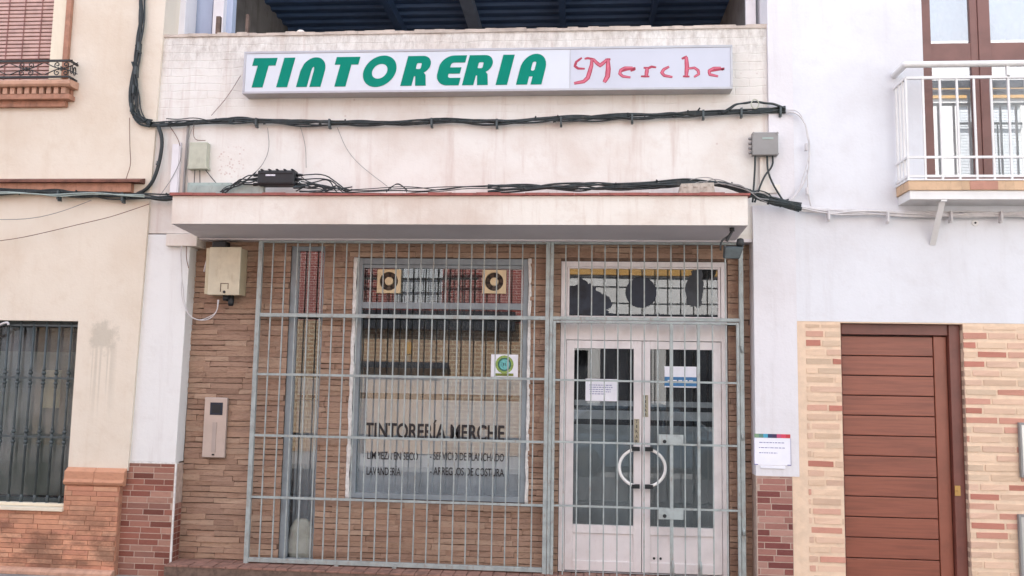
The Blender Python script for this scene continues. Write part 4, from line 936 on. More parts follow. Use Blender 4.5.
# ================================================================== CABLES
def bundle(nm, path, Y, n, r, spread, label, mt='cable', wob=.012, clips=(), cat='cable bundle', step=.16, sag=0, grp=None, ymul=1):
    pts = [p3(x, y, Y) for x, y in path]; dense = []
    for a, b in zip(pts, pts[1:]):
        k_ = max(1, int((b-a).length/step))
        dense += [a.lerp(b, i/k_) for i in range(k_)]
    dense.append(pts[-1])
    t = thing(nm, tuple(pts[0]), label, cat, grp); m = MB()
    for c_ in range(n):
        ph = random.random()*6.28; q = []
        for i, p in enumerate(dense):
            tt = (dense[min(i+1, len(dense)-1)]-dense[max(i-1, 0)]).normalized(); nn = Vector((-tt.z, 0, tt.x))
            an = ph+i*.45+c_*2.1; off = spread*(.75+.25*math.sin(i*1.3+c_))
            q.append(p+nn*(math.sin(an)*off+random.uniform(-wob, wob)*.8)+Vector((0, -abs(math.cos(an))*off*.6*ymul-.012, 0)))
        m.tube(q, r*(.75+.5*random.random()), 6, smooth=2)
    if n > 5 and mt == 'cable':
        for i in range(1, len(dense)-1):
            for _ in range(2):
                if random.random() < .55:
                    c0_ = dense[i].lerp(dense[i+1], random.random()); o_ = Vector((random.uniform(-.02, .02), -.02, random.uniform(-spread, spread)))
                    m.tube([c0_+o_, c0_+o_+Vector((random.uniform(-.025, .025), -.014, random.uniform(-.02, .03)))], .008, 6, smooth=0)
    m.build('cables', mt, t)
    for (x, y) in clips:
        p = p3(x, y, Y-.02); cm = MB(); cm.box(p.x-.009, p.x+.009, p.y-spread-.012, Y, p.z-spread-.02, p.z+spread+.008); cm.box(p.x-.010, p.x+.012, p.y-.02, Y, p.z-spread-.034, p.z-spread-.02)
        cm.build('cable_clip', 'iron_green' if mt == 'cable' else mt, t)
    return t
random.seed(5)
bundle('cable_bundle', [(143.5, -25), (142, 20), (138, 60), (134, 95), (135, 112), (142, 121), (152, 124)], -.05, 9, .0095, .03, 'thick black cable bundle dropping down the edge of the cream house', clips=[(140, 47), (137, 71), (135, 90), (133, 108)], wob=.03)
bundle('cable_bundle', [(150, 124), (175, 125), (200, 122), (240, 121), (300, 124), (340, 123), (400, 123), (440, 121), (500, 122.5), (560, 120), (620, 118), (690, 114), (740, 112), (785, 110.5)], -.035, 8, .0085, .024, 'long black cable bundle running across the white wall under the sign', clips=[(257, 122), (330, 123), (432, 122), (497, 123), (561, 121), (632, 118), (703, 114), (741, 112), (780, 111)], wob=.024)
bundle('cable_loop', [(722, 113), (735, 105), (752, 102.5), (772, 104), (785, 109)], -.06, 2, .008, .006, 'short black cable loop rising over the end of the long bundle', cat='cable', step=.05)
bundle('cable_bundle', [(-30, 191.5), (0, 192), (60, 194), (110, 195), (140, 196.5), (168, 198), (174, 197)], -.07, 9, .0085, .03, 'black cable bundle running along the cream house under its string course', clips=[(60, 195), (124, 197)], wob=.03)
bundle('grey_wire', [(-30, 196), (20, 193), (60, 196), (100, 193), (145, 196)], -.12, 2, .006, .012, 'pale grey wires twisted along the front of the black bundle on the cream house', mt='trough', cat='wire')
bundle('cable', [(160, 127), (163, 140), (161, 160), (155, 180), (147, 190), (138, 194)], -.04, 1, .016, .0, 'single thick black cable curving down the left pilaster', cat='cable', clips=[(158, 162)], step=.3)
bundle('cable_bundle', [(488, 189), (530, 188.5), (600, 187), (650, 186), (690, 183), (720, 184), (745, 191), (765, 198), (800, 208)], -.2, 11, .008, .032, 'black cable bundle lying along the right half of the canopy', wob=.02)
bundle('cable_sleeve', [(760, 199), (780, 204), (801, 209.5)], -.2, 2, .02, .012, 'thick black cable sleeve at the right end of the canopy', cat='cable', step=.1)
bundle('thin_wires', [(300, 192), (350, 191), (400, 190), (440, 190.5), (490, 189)], -.25, 4, .005, .02, 'thin dark wires lying on the canopy behind its red edge', cat='wire', wob=.03)
bundle('white_cable_bundle', [(800, 209), (830, 213), (870, 213), (900, 214), (950, 214), (1000, 214.5), (1060, 215)], -.07, 8, .0085, .03, 'white cable bundle running across the right house under the balcony', mt='cable_white', clips=[(828, 215), (887, 217), (950, 216), (1000, 216)])
bundle('white_cable_loop', [(786, 111), (797, 112), (805, 124), (808, 145), (807, 170), (800, 190), (788, 203), (778, 206)], -.07, 3, .006, .012, 'white cables curving down beside the grey junction box', mt='cable_white', cat='cable', step=.1, clips=[(806, 146), (807, 190)])
bundle('white_cable', [(807, 170), (807, 195), (812, 212)], -.06, 2, .006, .006, 'short white cables dropping from the loop to the bundle under the balcony', mt='cable_white', cat='cable', step=.1)
bundle('white_cable', [(183, 243), (182, 270), (183, 300), (190, 316), (199, 321), (210, 319), (218, 312), (218, 300)], -.03, 2, .005, .008, 'white cable hanging down the left pilaster and looping up to the meter box', mt='cable_white', cat='cable', step=.08)
bundle('white_cable', [(216, 248), (210, 252), (206, 262), (204, 272)], .08, 1, .008, 0, 'short white cable from the splice case to the left side of the meter box', mt='cable_white', cat='cable', step=.06)
bundle('brown_wire', [(188, 243), (187, 258), (190, 268)], -.02, 1, .005, 0, 'short beige wire hanging under the left capital', mt='wire_brown', cat='wire', step=.1)
for path, Y, lab in (([(0, 241), (60, 230), (110, 218), (150, 205)], -.12, 'thin brown wire sloping up across the cream wall, the longer of two'),
                     ([(-5, 220), (30, 219), (60, 212), (92, 200)], -.12, 'thin grey wire rising to the cable bundle across the cream wall, the shorter of two'),
                     ([(131, 118), (131, 150), (132, 165), (126, 178), (124, 192)], -.06, 'thin brown wire hanging below the corner of the black vertical bundle'),
                     ([(241, 76), (228, 98), (212, 116)], -.02, 'thin brown wire dropping from the left end of the sign'),
                     ([(337, 128), (346, 150), (360, 165), (388, 186)], -.02, 'thin grey wire curving down the white wall to the canopy'),
                     ([(301, 126), (307, 145), (307, 168)], -.02, 'thin grey wire hanging above the black splice box'),
                     ([(168, 124), (178, 138), (181, 146)], -.02, 'thin brown wire slanting to the top of the flat conduit'),
                     ([(194, 122), (194, 140), (206, 141)], -.03, 'thin brown wire bending into the pale green junction box'),
                     ([(196, 121), (189, 136), (187, 150), (187, 180), (192, 194)], -.05, 'thin pale grey wire running down between the conduit and the pale green box'),
                     ([(232, 194), (250, 176), (262, 168), (270, 150), (268, 128)], -.03, 'thin pale grey wire rising from the tangle to the long bundle behind the splice box'),
                     ([(160, 196), (172, 180), (182, 160), (183, 148)], -.03, 'thin grey wire slanting up beside the flat conduit')):
    bundle('thin_wire', path, Y, 1, .0035, 0, lab, mt='wire_brown' if 'brown' in lab else 'box_grey', cat='wire', step=.2)
bundle('cable_tangle', [(222, 194), (232, 188), (240, 182), (250, 179), (258, 177)], -.22, 5, .0055, .03, 'black cable tangle feeding the left end of the black splice box', cat='cable', step=.05, wob=.05)
bundle('cable_tangle', [(298, 186), (308, 188), (322, 190), (338, 191), (352, 193)], -.24, 5, .0055, .03, 'black cable tangle lying on the canopy right of the splice box', cat='cable', step=.05, wob=.05)
bundle('wire_loop', [(386, 192), (392, 187), (398, 184), (404, 187), (408, 192)], -.24, 2, .004, .008, 'small loop of thin wire on the canopy below the sign', mt='cable', cat='wire', step=.05)
bundle('cable_tangle', [(748, 194), (756, 196), (766, 200), (776, 204), (786, 207)], -.16, 6, .0065, .035, 'black cable tangle under the grey junction box at the canopy end', cat='cable', step=.05, wob=.05)
bundle('grey_wire_tangle', [(690, 184), (712, 182), (730, 186), (750, 194), (768, 200)], -.25, 3, .0045, .03, 'grey wires mixed into the black bundle over the concrete block', mt='box_grey', cat='wire', step=.07, wob=.04)
bundle('cable_strand', [(136, 62), (138, 80), (141, 95), (139, 112), (146, 122)], -.07, 3, .006, .02, 'loose black strands beside the vertical bundle near its corner', cat='cable', step=.12, wob=.03)
bundle('cable_strand', [(168, 124), (180, 121), (196, 118), (214, 121), (236, 122)], -.05, 3, .006, .025, 'loose black strands at the left end of the long bundle', cat='cable', step=.1, wob=.04)
m = MB(); p = p3(755, 104, -.08); m.tube([(p.x+.035*math.cos(a*math.pi/6), p.y, p.z+.045*math.sin(a*math.pi/6)) for a in range(13)], .006, 6, smooth=0)
tag(m.build('wire_ring', 'box_green'), 'small pale green ring tying the black cable loop', 'ring')

# ================================================================== LEFT HOUSE
WY = -.03
lh = thing('cream_house', (-6.5, 0, -.2), 'cream rendered house with orange brick base at the left edge', 'house')
LWN = rc(-90, 320, 72, 505, WY); LWN = (-7.6, at(72, 410, WY)[0], LWN[2], LWN[3])
UW = (-8.2, at(55, 30, WY)[0], at(30, 80, WY)[1], 7.2)
zl = at(95, 468, WY)[1]
def edge(z): return -4.256+(z-4.854)*(4.354-4.256)/(4.854+.204)
m = MB(); m.wall(-11, -4.3, zl-.02, 9.0, WY, .3, [LWN, UW]); m.warp(lambda x, y, z: (edge(z) if abs(x+4.3) < 1e-6 else x, y, z)); wl = m.build('wall', 'cream', lh)
m = MB(); m.box(-11, -4.4, .3, 8, -.2, 9.0); m.wall(-11, -4.4, -.2, 9, .29, .2995, []); m.box(-11.2, -11, -.03, 8, -.2, 9); m.build('rear_volume', 'room', lh)
# base courses
sx = at(65, 485, WY-.04)[0]
m = MB(); m.wall(-11, -4.385, -.2, zl-.0205, -.062, .28, [(-7.6, sx, LWN[2], zl+.1)]); bw = m.build('brick_base', 'orange_mortar', lh)
m = MB(); m.bricks(-9.5, -4.385, -.2, zl-.16, -.072, .012, .046, (.24, .27), .004, .005, [(-7.6, sx, LWN[2]-.03, zl+.1)], jit=.001, jy=.0015); m.warp(lambda x, y, z: (min(x, edge(z)), y, z)); m.build('brick_face', 'orange_brick', bw)
m = MB()
zp = at(95, 488, WY-.08)[1]; hh = zl-zp
for i in range(14):
    b_ = edge(zl)-.005-i*.30; a_ = max(b_-.297, sx-.03)
    if b_-.05 < sx-.03: break
    m.prismx([(-.062, zp+.015), (-.088, zp+.025), (-.1, zp+.05), (-.084, zp+.075), (-.084, zl-.03), (-.03, zl+.005), (-.0301, zp+.02)], a_, b_)
m.build('base_moulding', 'orange_brick', lh, bevel=.003)
zk = at(60, 570, WY-.08)[1]; m = MB(); m.prismx([(-.0625, -.2), (-.13, -.2), (-.13, zk-.02), (-.11, zk), (-.0625, zk+.01)], -9.5, edge(0)-.03); m.build('plinth', 'terracotta_pale', lh, bevel=.004)
# string course
z0, z1 = at(70, 190, WY-.06)[1], at(70, 183, WY-.06)[1]; z2 = at(70, 177.5, WY-.1)[1]
m = MB(); m.box(-9.5, at(131, 186, -.09)[0], -.09, WY-.0005, z0-.02, z1); sc = m.build('string_course', 'terracotta', lh, bevel=.003)
m = MB(); x = at(140, 181, -.13)[0]
while x > -9.3:
    m.prismx([(-.135, z1+.001), (-.135, z1+.022), (WY-.0005, z2+.012), (WY-.0005, z1+.001)], x-.278, x); x -= .28
m.build('cornice_tile', simple('dark_weathered_tile', (128, 84, 70), .8, .25, 7, dirt=.6), sc)
# lower window
wd = LWN; FWY = .1
m = MB(); frame(m, wd[0], wd[1], wd[2], wd[3], .05, .05, .05, .06, FWY+.02, FWY+.08); lw = m.build('lower_window', 'iron_green', lh)
m = MB(); m.box(wd[0]+.05, wd[1]-.05, FWY+.05, FWY+.055, wd[2]+.06, wd[3]-.05); m.build('glass', 'glass_dark', lw)
m = MB(); m.box(wd[0]-.05, wd[1]+.012, -.10, FWY+.02, wd[2]-.03, wd[2]+.002); m.box(wd[0], wd[1]-.02, -.02, .04, wd[2]+.004, wd[2]+.03); m.build('sill', 'cream_trim', lw, bevel=.003)
m = MB(); m.box(wd[0]+.06, wd[1]-.06, .22, .23, wd[2]+.07, wd[3]-.30); m.build('curtain', simple('grey_blind_fabric', (112, 114, 108), .9, .15, 2), lw)
m = MB(); a = rc(42, 370, 60, 408, .2); m.box(a[0], a[1], .205, .215, a[2], a[3]); m.build('reflected_block', 'box_cream_side', lw)  # beige block behind the pane, painting in a reflected shape
lg = thing('window_grille', ((wd[0]+wd[1])/2, 0, wd[2]), 'dark wrought iron window bars with turned knobs on the cream house', 'grille')
zr = [at(40, 378, -.0)[1], at(40, 437, -.0)[1]]
for z in zr+[wd[3]-.045]:
    m = MB(); m.box(wd[0], wd[1]+.012, -.008+.02, .008+.02, z-.009, z+.009); m.build('cross_bar', 'iron_green', lg)
first = None; xs = [at(px, 345, .0)[0] for px in (69.5, 57.2, 44.6, 31.6, 18.8, 6.0, -6.5, -19)]
for x in xs:
    if first is None:
        m = MB(); m.lathe((x, .02, wd[2]+.01), [(.011, 0), (.011, wd[3]-wd[2]-.015)], n=8)
        for z in zr+[wd[2]+.07]:
            for dz, r_ in ((-.085, .015), (-.05, .02), (.05, .02), (.085, .015)):
                if z == wd[2]+.07 and dz > 0: continue
                m.lathe((x, .02, z+dz), [(.009, -.02), (r_, -.008), (r_, .008), (.009, .02)], n=8)
            m.lathe((x, .02, z), [(.010, -.035), (.017, -.012), (.017, .012), (.010, .035)], n=8)
        first = m.build('bar', 'iron_green', lg); fx = x
    else: o = first.copy(); COL.objects.link(o); o.parent = lg; o.location.x += x-fx
m = MB(); p = p3(6, 322, -.02); m.tube([(p.x-.3, p.y, p.z-.15), (p.x-.05, p.y, p.z-.02), (p.x+.02, p.y, p.z), (p.x+.03, p.y, p.z-.03)], .012, 8)
tag(m.build('hooked_rod', 'cable_white'), 'short white curved rod at the top of the barred window', 'rod')
# upper window: recess, blind, surround
m = MB(); m.box(UW[0], UW[1]-.02, .05, .06, UW[2], UW[3]); ub = m.build('upper_window', 'blind_gap', lh)
m = MB(); z = UW[2]+.0; k_ = 0
while z < 5.9:
    m.prismx([(.032, z), (.02, z+.004), (.02, z+.030), (.036, z+.034)], UW[0], UW[1]-.025); z += .0405; k_ += 1
bl = m.build('roller_blind', 'blind', ub)
m = MB()
for px in (8, 24, 41): X = at(px, 30, .02)[0]; m.box(X-.004, X+.004, .012, .0185, UW[2], 5.9)
m.build('blind_cord', 'blind_gap', ub)
x_a, x_b = UW[1], at(67, 30, WY)[0]; x_c = at(72, 30, WY)[0]
m = MB(); m.box(x_a-.02, x_b, WY-.02, WY-.0005, UW[2]-.0, 7.3); m.box(UW[1]-.022, UW[1]-.001, WY, .05, UW[2], 7.2); m.build('window_surround', 'cream_trim', lh, bevel=.003)
m = MB(); m.box(x_b+.0005, x_c, WY-.045, WY-.0005, UW[2]-.0, 7.3); m.build('surround_edge', 'terracotta', lh, bevel=.004)
# moulded sill with dentils
zA, zB, zC, zD, zE = [at(40, v, -.13)[1] for v in (81, 87.5, 94, 99, 105)]
bx1 = at(70.5, 84, -.17)[0]
m = MB(); m.prismx([(WY, zB), (-.165, zB), (-.185, zB+.02), (-.185, zA-.015), (-.17, zA), (WY, zA+.01)], -8.4, bx1); sl_ = m.build('moulded_sill', 'terracotta_pale', lh, bevel=.004)
m = MB(); m.box(-8.4, bx1-.05, -.07, WY-.0005, zC, zB-.0005); m.box(-8.4, bx1-.03, -.135, WY-.0005, zD, zC-.0005); m.box(-8.4, bx1-.10, -.08, WY-.0005, zE, zD-.0005); m.build('sill_moulding', 'terracotta', sl_, bevel=.004)
m = MB(); x = bx1-.07
while x > -8.3: m.box(x-.045, x, -.14, -.0705, zC+.001, zB-.001); x -= .077
m.build('dentils', 'terracotta_pale', sl_)
# wrought iron balconet
wr = thing('window_railing', (bx1-1.2, -.28, zA), 'low black wrought iron scroll railing on the sill of the cream house', 'railing')
RY = -.165; ra, rb = zA+.02, at(40, 60, RY)[1]; rx = bx1-.02
m = MB(); m.box(-8.3, rx, RY-.008, RY+.008, rb-.02, rb); m.box(-8.3, rx, RY-.008, RY+.008, ra, ra+.018); m.box(rx-.016, rx, RY+.0085, WY, rb-.02, rb); m.box(rx-.016, rx, RY+.0085, WY, ra, ra+.018)
m.build('rail', 'iron', wr)
def spiral(cx, cz, r0, turns, sx_, sz_, start):
    return [(cx+sx_*(r0*(1-.8*i/20))*math.cos(start+turns*2*math.pi*i/20), RY, cz+sz_*(r0*(1-.8*i/20))*math.sin(start+turns*2*math.pi*i/20)) for i in range(21)]
h = rb-ra; first = None
for i in range(7):
    x = rx-.09-i*.37
    if x < -7.5: break
    if first is None:
        m = MB()
        for s_ in (-1, 1):
            for v_ in (-1, 1):
                m.tube(spiral(x+s_*.045, (ra+rb)/2+v_*h*.22, h*.19, 1.3, s_, v_, -2.2), .0055, 5, smooth=0)
                m.tube([(x, RY, (ra+rb)/2), (x+s_*.06, RY, (ra+rb)/2+v_*.01), (x+s_*.12, RY, (ra+rb)/2+v_*h*.2), (x+s_*.17, RY, (ra+rb)/2+v_*h*.32)], .0055, 5)
        m.box(x-.008, x+.008, RY-.009, RY+.009, (ra+rb)/2-.02, (ra+rb)/2+.02)
        first = m.build('scroll', 'iron', wr); fx = x
    else: o = first.copy(); COL.objects.link(o); o.parent = wr; o.location.x += x-fx
m = MB()
for j in range(2):
    yc = -.075-.05*j
    m.tube([(rx-.008, yc+.02*math.cos(a), (ra+rb)/2+.05*math.sin(a)*(1-.03*q)) for q, a in enumerate([i*.5 for i in range(16)])], .0055, 5, smooth=0)
m.tube([(rx-.01, RY, rb-.01), (rx+.03, RY-.02, rb-.015)], .008, 6); m.tube([(rx-.01, RY, ra+.01), (rx+.03, RY-.02, ra-.02)], .008, 6)
m.build('side_scroll', 'iron', wr)

# ================================================================== RIGHT HOUSE
HY = -.03
rh = thing('white_house', (5, 0, -.2), 'tall smooth white house with buff brick base and balcony at the right edge', 'house')
HX = RHX+.002; bz = at(880, 322, HY)[1]
DR = (at(840.5, 330, HY)[0], at(963, 330, HY)[0], -.2, at(900, 323.5, HY)[1])
FD = (at(924.5, 100, HY)[0], 6.6, at(960, 181, HY)[1], 6.6)
m = MB(); m.wall(HX, 12, bz, 9.0, HY, .3, [FD]); m.build('wall', 'white_r', rh)
m = MB(); m.box(HX-.004, HX-.0005, HY+.02, .2, bz, 9.0); m.build('joint', 'soffit', rh)
m = MB(); m.wall(HX+.0, 12, -.2, bz-.0005, HY+.003, .3, [DR]); m.box(rbx1+.001, HX-.001, HY-.004, .2, -.2, rz-.001); bb = m.build('brick_base', 'buff_mortar', rh)
m = MB(); m.bricks(HX+.07, 4.7, -.2, bz-.012, HY-.002, .009, .0835, (.24, .30), .02, .034, [(DR[0]-.0, DR[1]+.0, -.2, DR[3])], jit=.0035, jy=.0015); m.build('brick_face', 'buff_brick', bb)
# reveal bricks on the right jamb
m = MB(); z = -.19
while z < DR[3]-.05:
    t_ = (random.random(), random.random(), 0); n_ = len(m.v)
    if random.random() < .8:
        m.v += [(DR[1]-.002, HY+.02, z), (DR[1]-.002, .1, z), (DR[1]-.002, .1, z+.05), (DR[1]-.002, HY+.02, z+.05)]; m.face([n_, n_+1, n_+2, n_+3], 0, t_)
    z += .0835
m.build('jamb_face', bricks('jamb_grey_brick', [(176, 150, 130), (160, 132, 118), (186, 160, 138)], .2, .15), bb)
m = MB(); m.box(HX+.3, 12, .301, 8, -.2, 9.0); m.build('rear_volume', 'room', rh)
# entrance door
PY = .08
fx0, fx1, ft = DR[0], DR[1], DR[3]
m = MB(); m.box(fx0+.002, fx0+.03, PY-.03, PY+.06, -.19, ft-.001); m.box(fx1-.10, fx1-.003, PY-.05, PY+.06, -.19, ft-.001); m.box(fx0+.0305, fx1-.1005, PY-.03, PY+.06, ft-.1, ft-.001)
pd = m.build('front_door', 'door_frame', rh, bevel=.004)
lx0, lx1 = fx0+.034, at(935, 400, PY)[0]; lx2 = fx1-.104; lt = ft-.104
zl0 = lt-.012; sp = at(880, 350, PY)[1]-at(880, 370, PY)[1]; sp = .1815
m = MB(); z = zl0; i = 0
while z > -.15:
    m.box(lx0+.004, lx1-.004, PY+.004, PY+.04, z-sp+.008, z-.0); z -= sp
m.build('panel_board', 'door_wood', pd, bevel=.005)
m = MB(); m.box(lx1+.002, lx2, PY, PY+.04, -.17, lt-.004); m.build('door_stile', simple('red_brown_stile', (142, 82, 63), .42, .12, 3), pd, bevel=.005)
m = MB(); m.box(lx0, lx2, PY+.0405, PY+.055, -.17, lt); m.build('door_core', simple('dark_groove', (64, 36, 32), .6), pd)
a = rc(952.5, 485, 958, 495, PY-.01); m = MB(); m.box(a[0], a[1], PY-.062, PY-.0505, a[2], a[3]); m.lathe(((a[0]+a[1])/2, PY-.072, (a[2]+a[3])/2), [(.009, 0), (.012, .01)], 'y', 10); m.build('lock', 'brass', pd)
# small hole plate
p = p3(975, 223, HY); m = MB(); m.lathe((p.x, HY-.006, p.z), [(.028, 0), (.032, .0055)], 'y', 16); t = m.build('cable_outlet', 'rail_white'); tag(t, 'small round white outlet cap on the wall under the balcony', 'outlet cap')
m = MB(); m.lathe((p.x, HY-.012, p.z), [(.009, 0), (.009, .0055)], 'y', 10); m.build('hole', 'black', t)
# letter boxes at the right edge
for y0, y1, lab in ((423, 478, 'grey metal box cut by the right edge of the photo, the upper of two'), (515, 590, 'grey metal box cut by the right edge of the photo, the lower of two')):
    a = rc(1020, y0, 1060, y1, -.06); t = thing('wall_box', ((a[0]+a[1])/2, -.05, a[2]), lab, 'wall box', 'grey boxes on the buff brick')
    m = MB(); frame(m, a[0], a[1], a[2], a[3], .02, .02, .02, .02, -.07, HY-.003); m.build('rim', 'box_grey', t, bevel=.003); m = MB(); m.box(a[0]+.0205, a[1]-.0205, -.055, HY-.003, a[2]+.0205, a[3]-.0205); m.build('door_panel', 'steel', t)
# french window
def fpx(x, y=60): return at(x, y, .06)[0]
FY = .06
m = MB()
zt0, zt1 = at(960, 59.5, FY)[1], at(960, 43.5, FY)[1]; fz0, fz1 = FD[2], FD[3]
X = [fpx(v) for v in (924, 930.8, 970.8, 978.5, 990.5)]
m.box(FD[0], X[1], FY-.02, FY+.05, fz0, fz1); m.box(X[2], X[3]-.001, FY-.01, FY+.045, fz0, fz1); m.box(X[3], X[4], FY-.02, FY+.05, fz0, fz1)
zg = at(960, 66, FY)[1]; zh = at(960, 76, FY)[1]
for xa, xb in ((X[1]+.0003, X[2]-.0003), (X[4]+.0003, 5.35)):
    m.box(xa, xb, FY-.008, FY+.045, zt0-.02, zt1); m.box(xa, xb, FY-.008, FY+.045, fz0, fz0+.06)
m.box(5.35, 5.5, FY-.02, FY+.05, fz0, fz1)
bd = m.build('french_window', 'brown_frame', rh, bevel=.004)
m = MB(); m.box(X[1]-.01, X[2]+.01, FY+.015, FY+.02, fz0, fz1); m.box(X[4]-.01, 5.36, FY+.016, FY+.021, fz0, fz1); m.build('glass', 'glass_bal', bd)
m = MB(); m.box(X[1]+.0, X[2], FY+.03, FY+.04, zh, zg+.02); m.box(X[4], 5.35, FY+.03, FY+.04, zh, zg+.02); m.build('blind_box', 'bluewhite', bd)
m = MB(); m.box(X[0], 5.5, FY+.20, FY+.21, fz0, fz1); m.build('reflection_sheet', plaster('marbled_reflection', (205, 208, 206), (160, 162, 160), grunge=.8, bscale=.3), bd)  # sheet added behind the panes; marbled sky reflection and dirt in its colour
# balcony
BYF = -.33; b0 = p3(908.5, 185, BYF).x; zs1 = at(980, 180.5, BYF)[1]; zs0 = at(980, 190, BYF)[1]; zs2 = at(980, 199, BYF)[1]
bal = thing('balcony', (4.5, -.25, zs2), 'white steel balcony with wood coloured tile edge on the white house', 'balcony')
bal.name = 'balcony'
m = MB(); m.box(b0+.015, 6.9, BYF+.015, HY-.002, zs2, zs0-.0005); m.build('slab', 'rail_white', bal, bevel=.003)
m = MB(); m.box(b0, 6.9, BYF, HY-.002, zs0, zs1); x1_, x2_ = at(970, 186, BYF)[0], at(998, 186, BYF)[0]
m.build('tile_edge', 'slab_tile', bal, bevel=.003)
m = MB(); m.box(x1_, x2_, BYF-.004, BYF-.0005, zs0+.004, zs1-.004); m.build('reddish_tile', 'slab_tile_red', bal)
m = MB(); m.box(b0-.006, 6.9, BYF-.008, HY-.002, zs1+.0005, zs1+.014); m.build('slab_rim', 'rail_white', bal)
zhr = at(980, 63, BYF)[1]; zr2 = at(980, 76.5, BYF)[1]; zr3 = at(980, 156.5, BYF)[1]; zr4 = at(980, 175.5, BYF)[1]
xr = b0+.01; yr = BYF+.02
m = MB(); m.tube([(6.8, yr, zhr), (xr+.03, yr, zhr), (xr, yr, zhr), (xr, yr+.03, zhr), (xr, HY, zhr)], .03, 10, smooth=2); m.build('handrail', 'rail_white', bal)
for z, r_ in ((zr2, .012), (zr3, .010), (zr4, .010)):
    m = MB(); m.box(xr-.0, 6.8, yr-r_, yr+r_, z-r_, z+r_); m.box(xr-r_, xr+r_, yr+r_+.0005, HY, z-r_, z+r_); m.build('rail', 'rail_white', bal)
sxp = .147; first = None; bxs = [xr+.0+.147*i for i in range(20)]
for i, x in enumerate(bxs):
    if first is None: m = MB(); m.box(x-.0085, x+.0085, yr-.0085, yr+.0085, zs1+.01, zr2); first = m.build('baluster', 'rail_white', bal); fx = x
    else: o = first.copy(); COL.objects.link(o); o.parent = bal; o.location.x += x-fx
for j in range(3): o = first.copy(); COL.objects.link(o); o.parent = bal; o.location.y += .08*(j+1)
for k_ in (6, 12):
    m = MB(); x = bxs[k_]; m.box(x-.012, x+.012, yr-.012, yr+.012, zr2+.0, zhr-.01); m.build('baluster', 'rail_white', bal)
bx_, bz_ = at(945, 200, -.28); wx_, wz_ = at(936, 245, HY)
m = MB(); m.bar((bx_-.02, -.28, zs2-.0), (bx_-.02, HY, wz_), .05, .012); m.box(bx_-.045, bx_+.005, -.31, -.2, zs2-.016, zs2-.001); m.build('bracket', 'rail_white', bal)

# ================================================================== OPPOSITE SIDE OF THE STREET (seen in the glass)
OY = -12.5
def ox(px): return (px-582)/850*(8+12.5+.35)                 # mirrored in the windows, X stays X
def oz(py): return 1.75+(378-py)/850*(8+12.5+.35)
oh = thing('brick_house', (-5, OY, -.2), 'house across the street with dark red upper floor and tan brick ground floor', 'house')
win_u = (ox(390), ox(440), oz(306), oz(258)); ow = (-9.5, -7.6, 3.4, 5.4)
m = MB(); m.wall(-14, ox(541), 3.05, 8.5, OY-.3, OY, [win_u, ow]); m.build('upper_wall', 'opp_red', oh)
m = MB(); m.wall(-14, ox(541), -.2, 3.0495, OY-.3, OY+.01, [(ox(362), ox(440), -.2, oz(372)), (-9.5, -7.8, .8, 2.4)]); m.build('lower_wall', 'opp_tan', oh)
m = MB(); m.box(-14, ox(541), OY-6, OY-.31, -.2, 8.5); m.build('rear_volume', 'opp_dark', oh)
for hh_ in (win_u, ow):
    m = MB(); z = hh_[2]
    while z < hh_[3]: m.box(hh_[0], hh_[1], OY-.12, OY-.08, z, min(z+.05, hh_[3])); z += .056
    m.build('louvred_shutter', 'opp_shutter', oh)
m = MB(); m.box(ox(362), ox(440), OY-.2, OY-.1, -.2, oz(372)); m.build('garage_door', 'opp_beige', oh)
m = MB(); m.box(ox(345), ox(448), OY+.0105, OY+.15, oz(372), oz(366)); m.build('garage_lintel', 'opp_dark', oh)
m = MB(); m.box(ox(340), ox(515), OY+.011, OY+.22, oz(333), oz(314)); m.build('balcony_slab', 'opp_dark', oh)
m = MB(); m.box(ox(342), ox(478), OY+.18, OY+.2, oz(270), oz(268)); m.box(ox(342), ox(478), OY+.18, OY+.2, oz(283), oz(281)); m.box(ox(342), ox(478), OY+.18, OY+.2, oz(308), oz(306))
x = ox(342)
while x < ox(478): m.box(x, x+.016, OY+.182, OY+.198, oz(314), oz(269)); x += .13
m.build('balcony_railing', 'iron', oh)
m = MB(); m.box(ox(404), ox(410), OY+.0105, OY+.03, oz(358), oz(346)); m.build('number_plate', 'opp_yellow', oh)
wh = thing('white_shuttered_house', (1, OY, -.2), 'white house across the street with ochre bands and shuttered windows', 'house')
X0_, X1_ = ox(541)+.02, 5.6
m = MB(); m.wall(X0_, X1_, -.2, 8.5, OY-.3, OY, [(ox(572), ox(588), 0, 2.4), (.2, 1.6, 5.2, 7.2), (3, 4.4, 5.2, 7.2)]); m.build('wall', 'opp_white', wh)
m = MB(); m.box(X0_, X1_, OY+.0005, OY+.06, oz(276), oz(268)); m.box(X0_, X1_, OY+.0005, OY+.05, 7.7, 7.95); m.build('ochre_band', 'opp_yellow', wh)
m = MB(); m.box(X0_, X1_, OY-6, OY-.31, -.2, 8.5); m.build('rear_volume', 'opp_dark', wh)
m = MB(); 
for z in (oz(288), oz(304), oz(279)): m.box(X0_, X1_, OY+.0005, OY+.015, z, z+.018)
m.box(X0_, X1_, OY+.0005, OY+.5, oz(322), oz(316)); m.build('ledge', 'opp_dark', wh)
m = MB(); m.box(ox(600), ox(650), OY+.0005, OY+.05, -.2, 2.5); m.box(ox(670), ox(720), OY+.0005, OY+.05, -.2, 2.5); m.build('dark_shutter', 'opp_dark', wh)
rh2 = thing('yellow_band_house', (9, OY, -.2), 'white house across the street with a yellow band and grey framed windows', 'house')
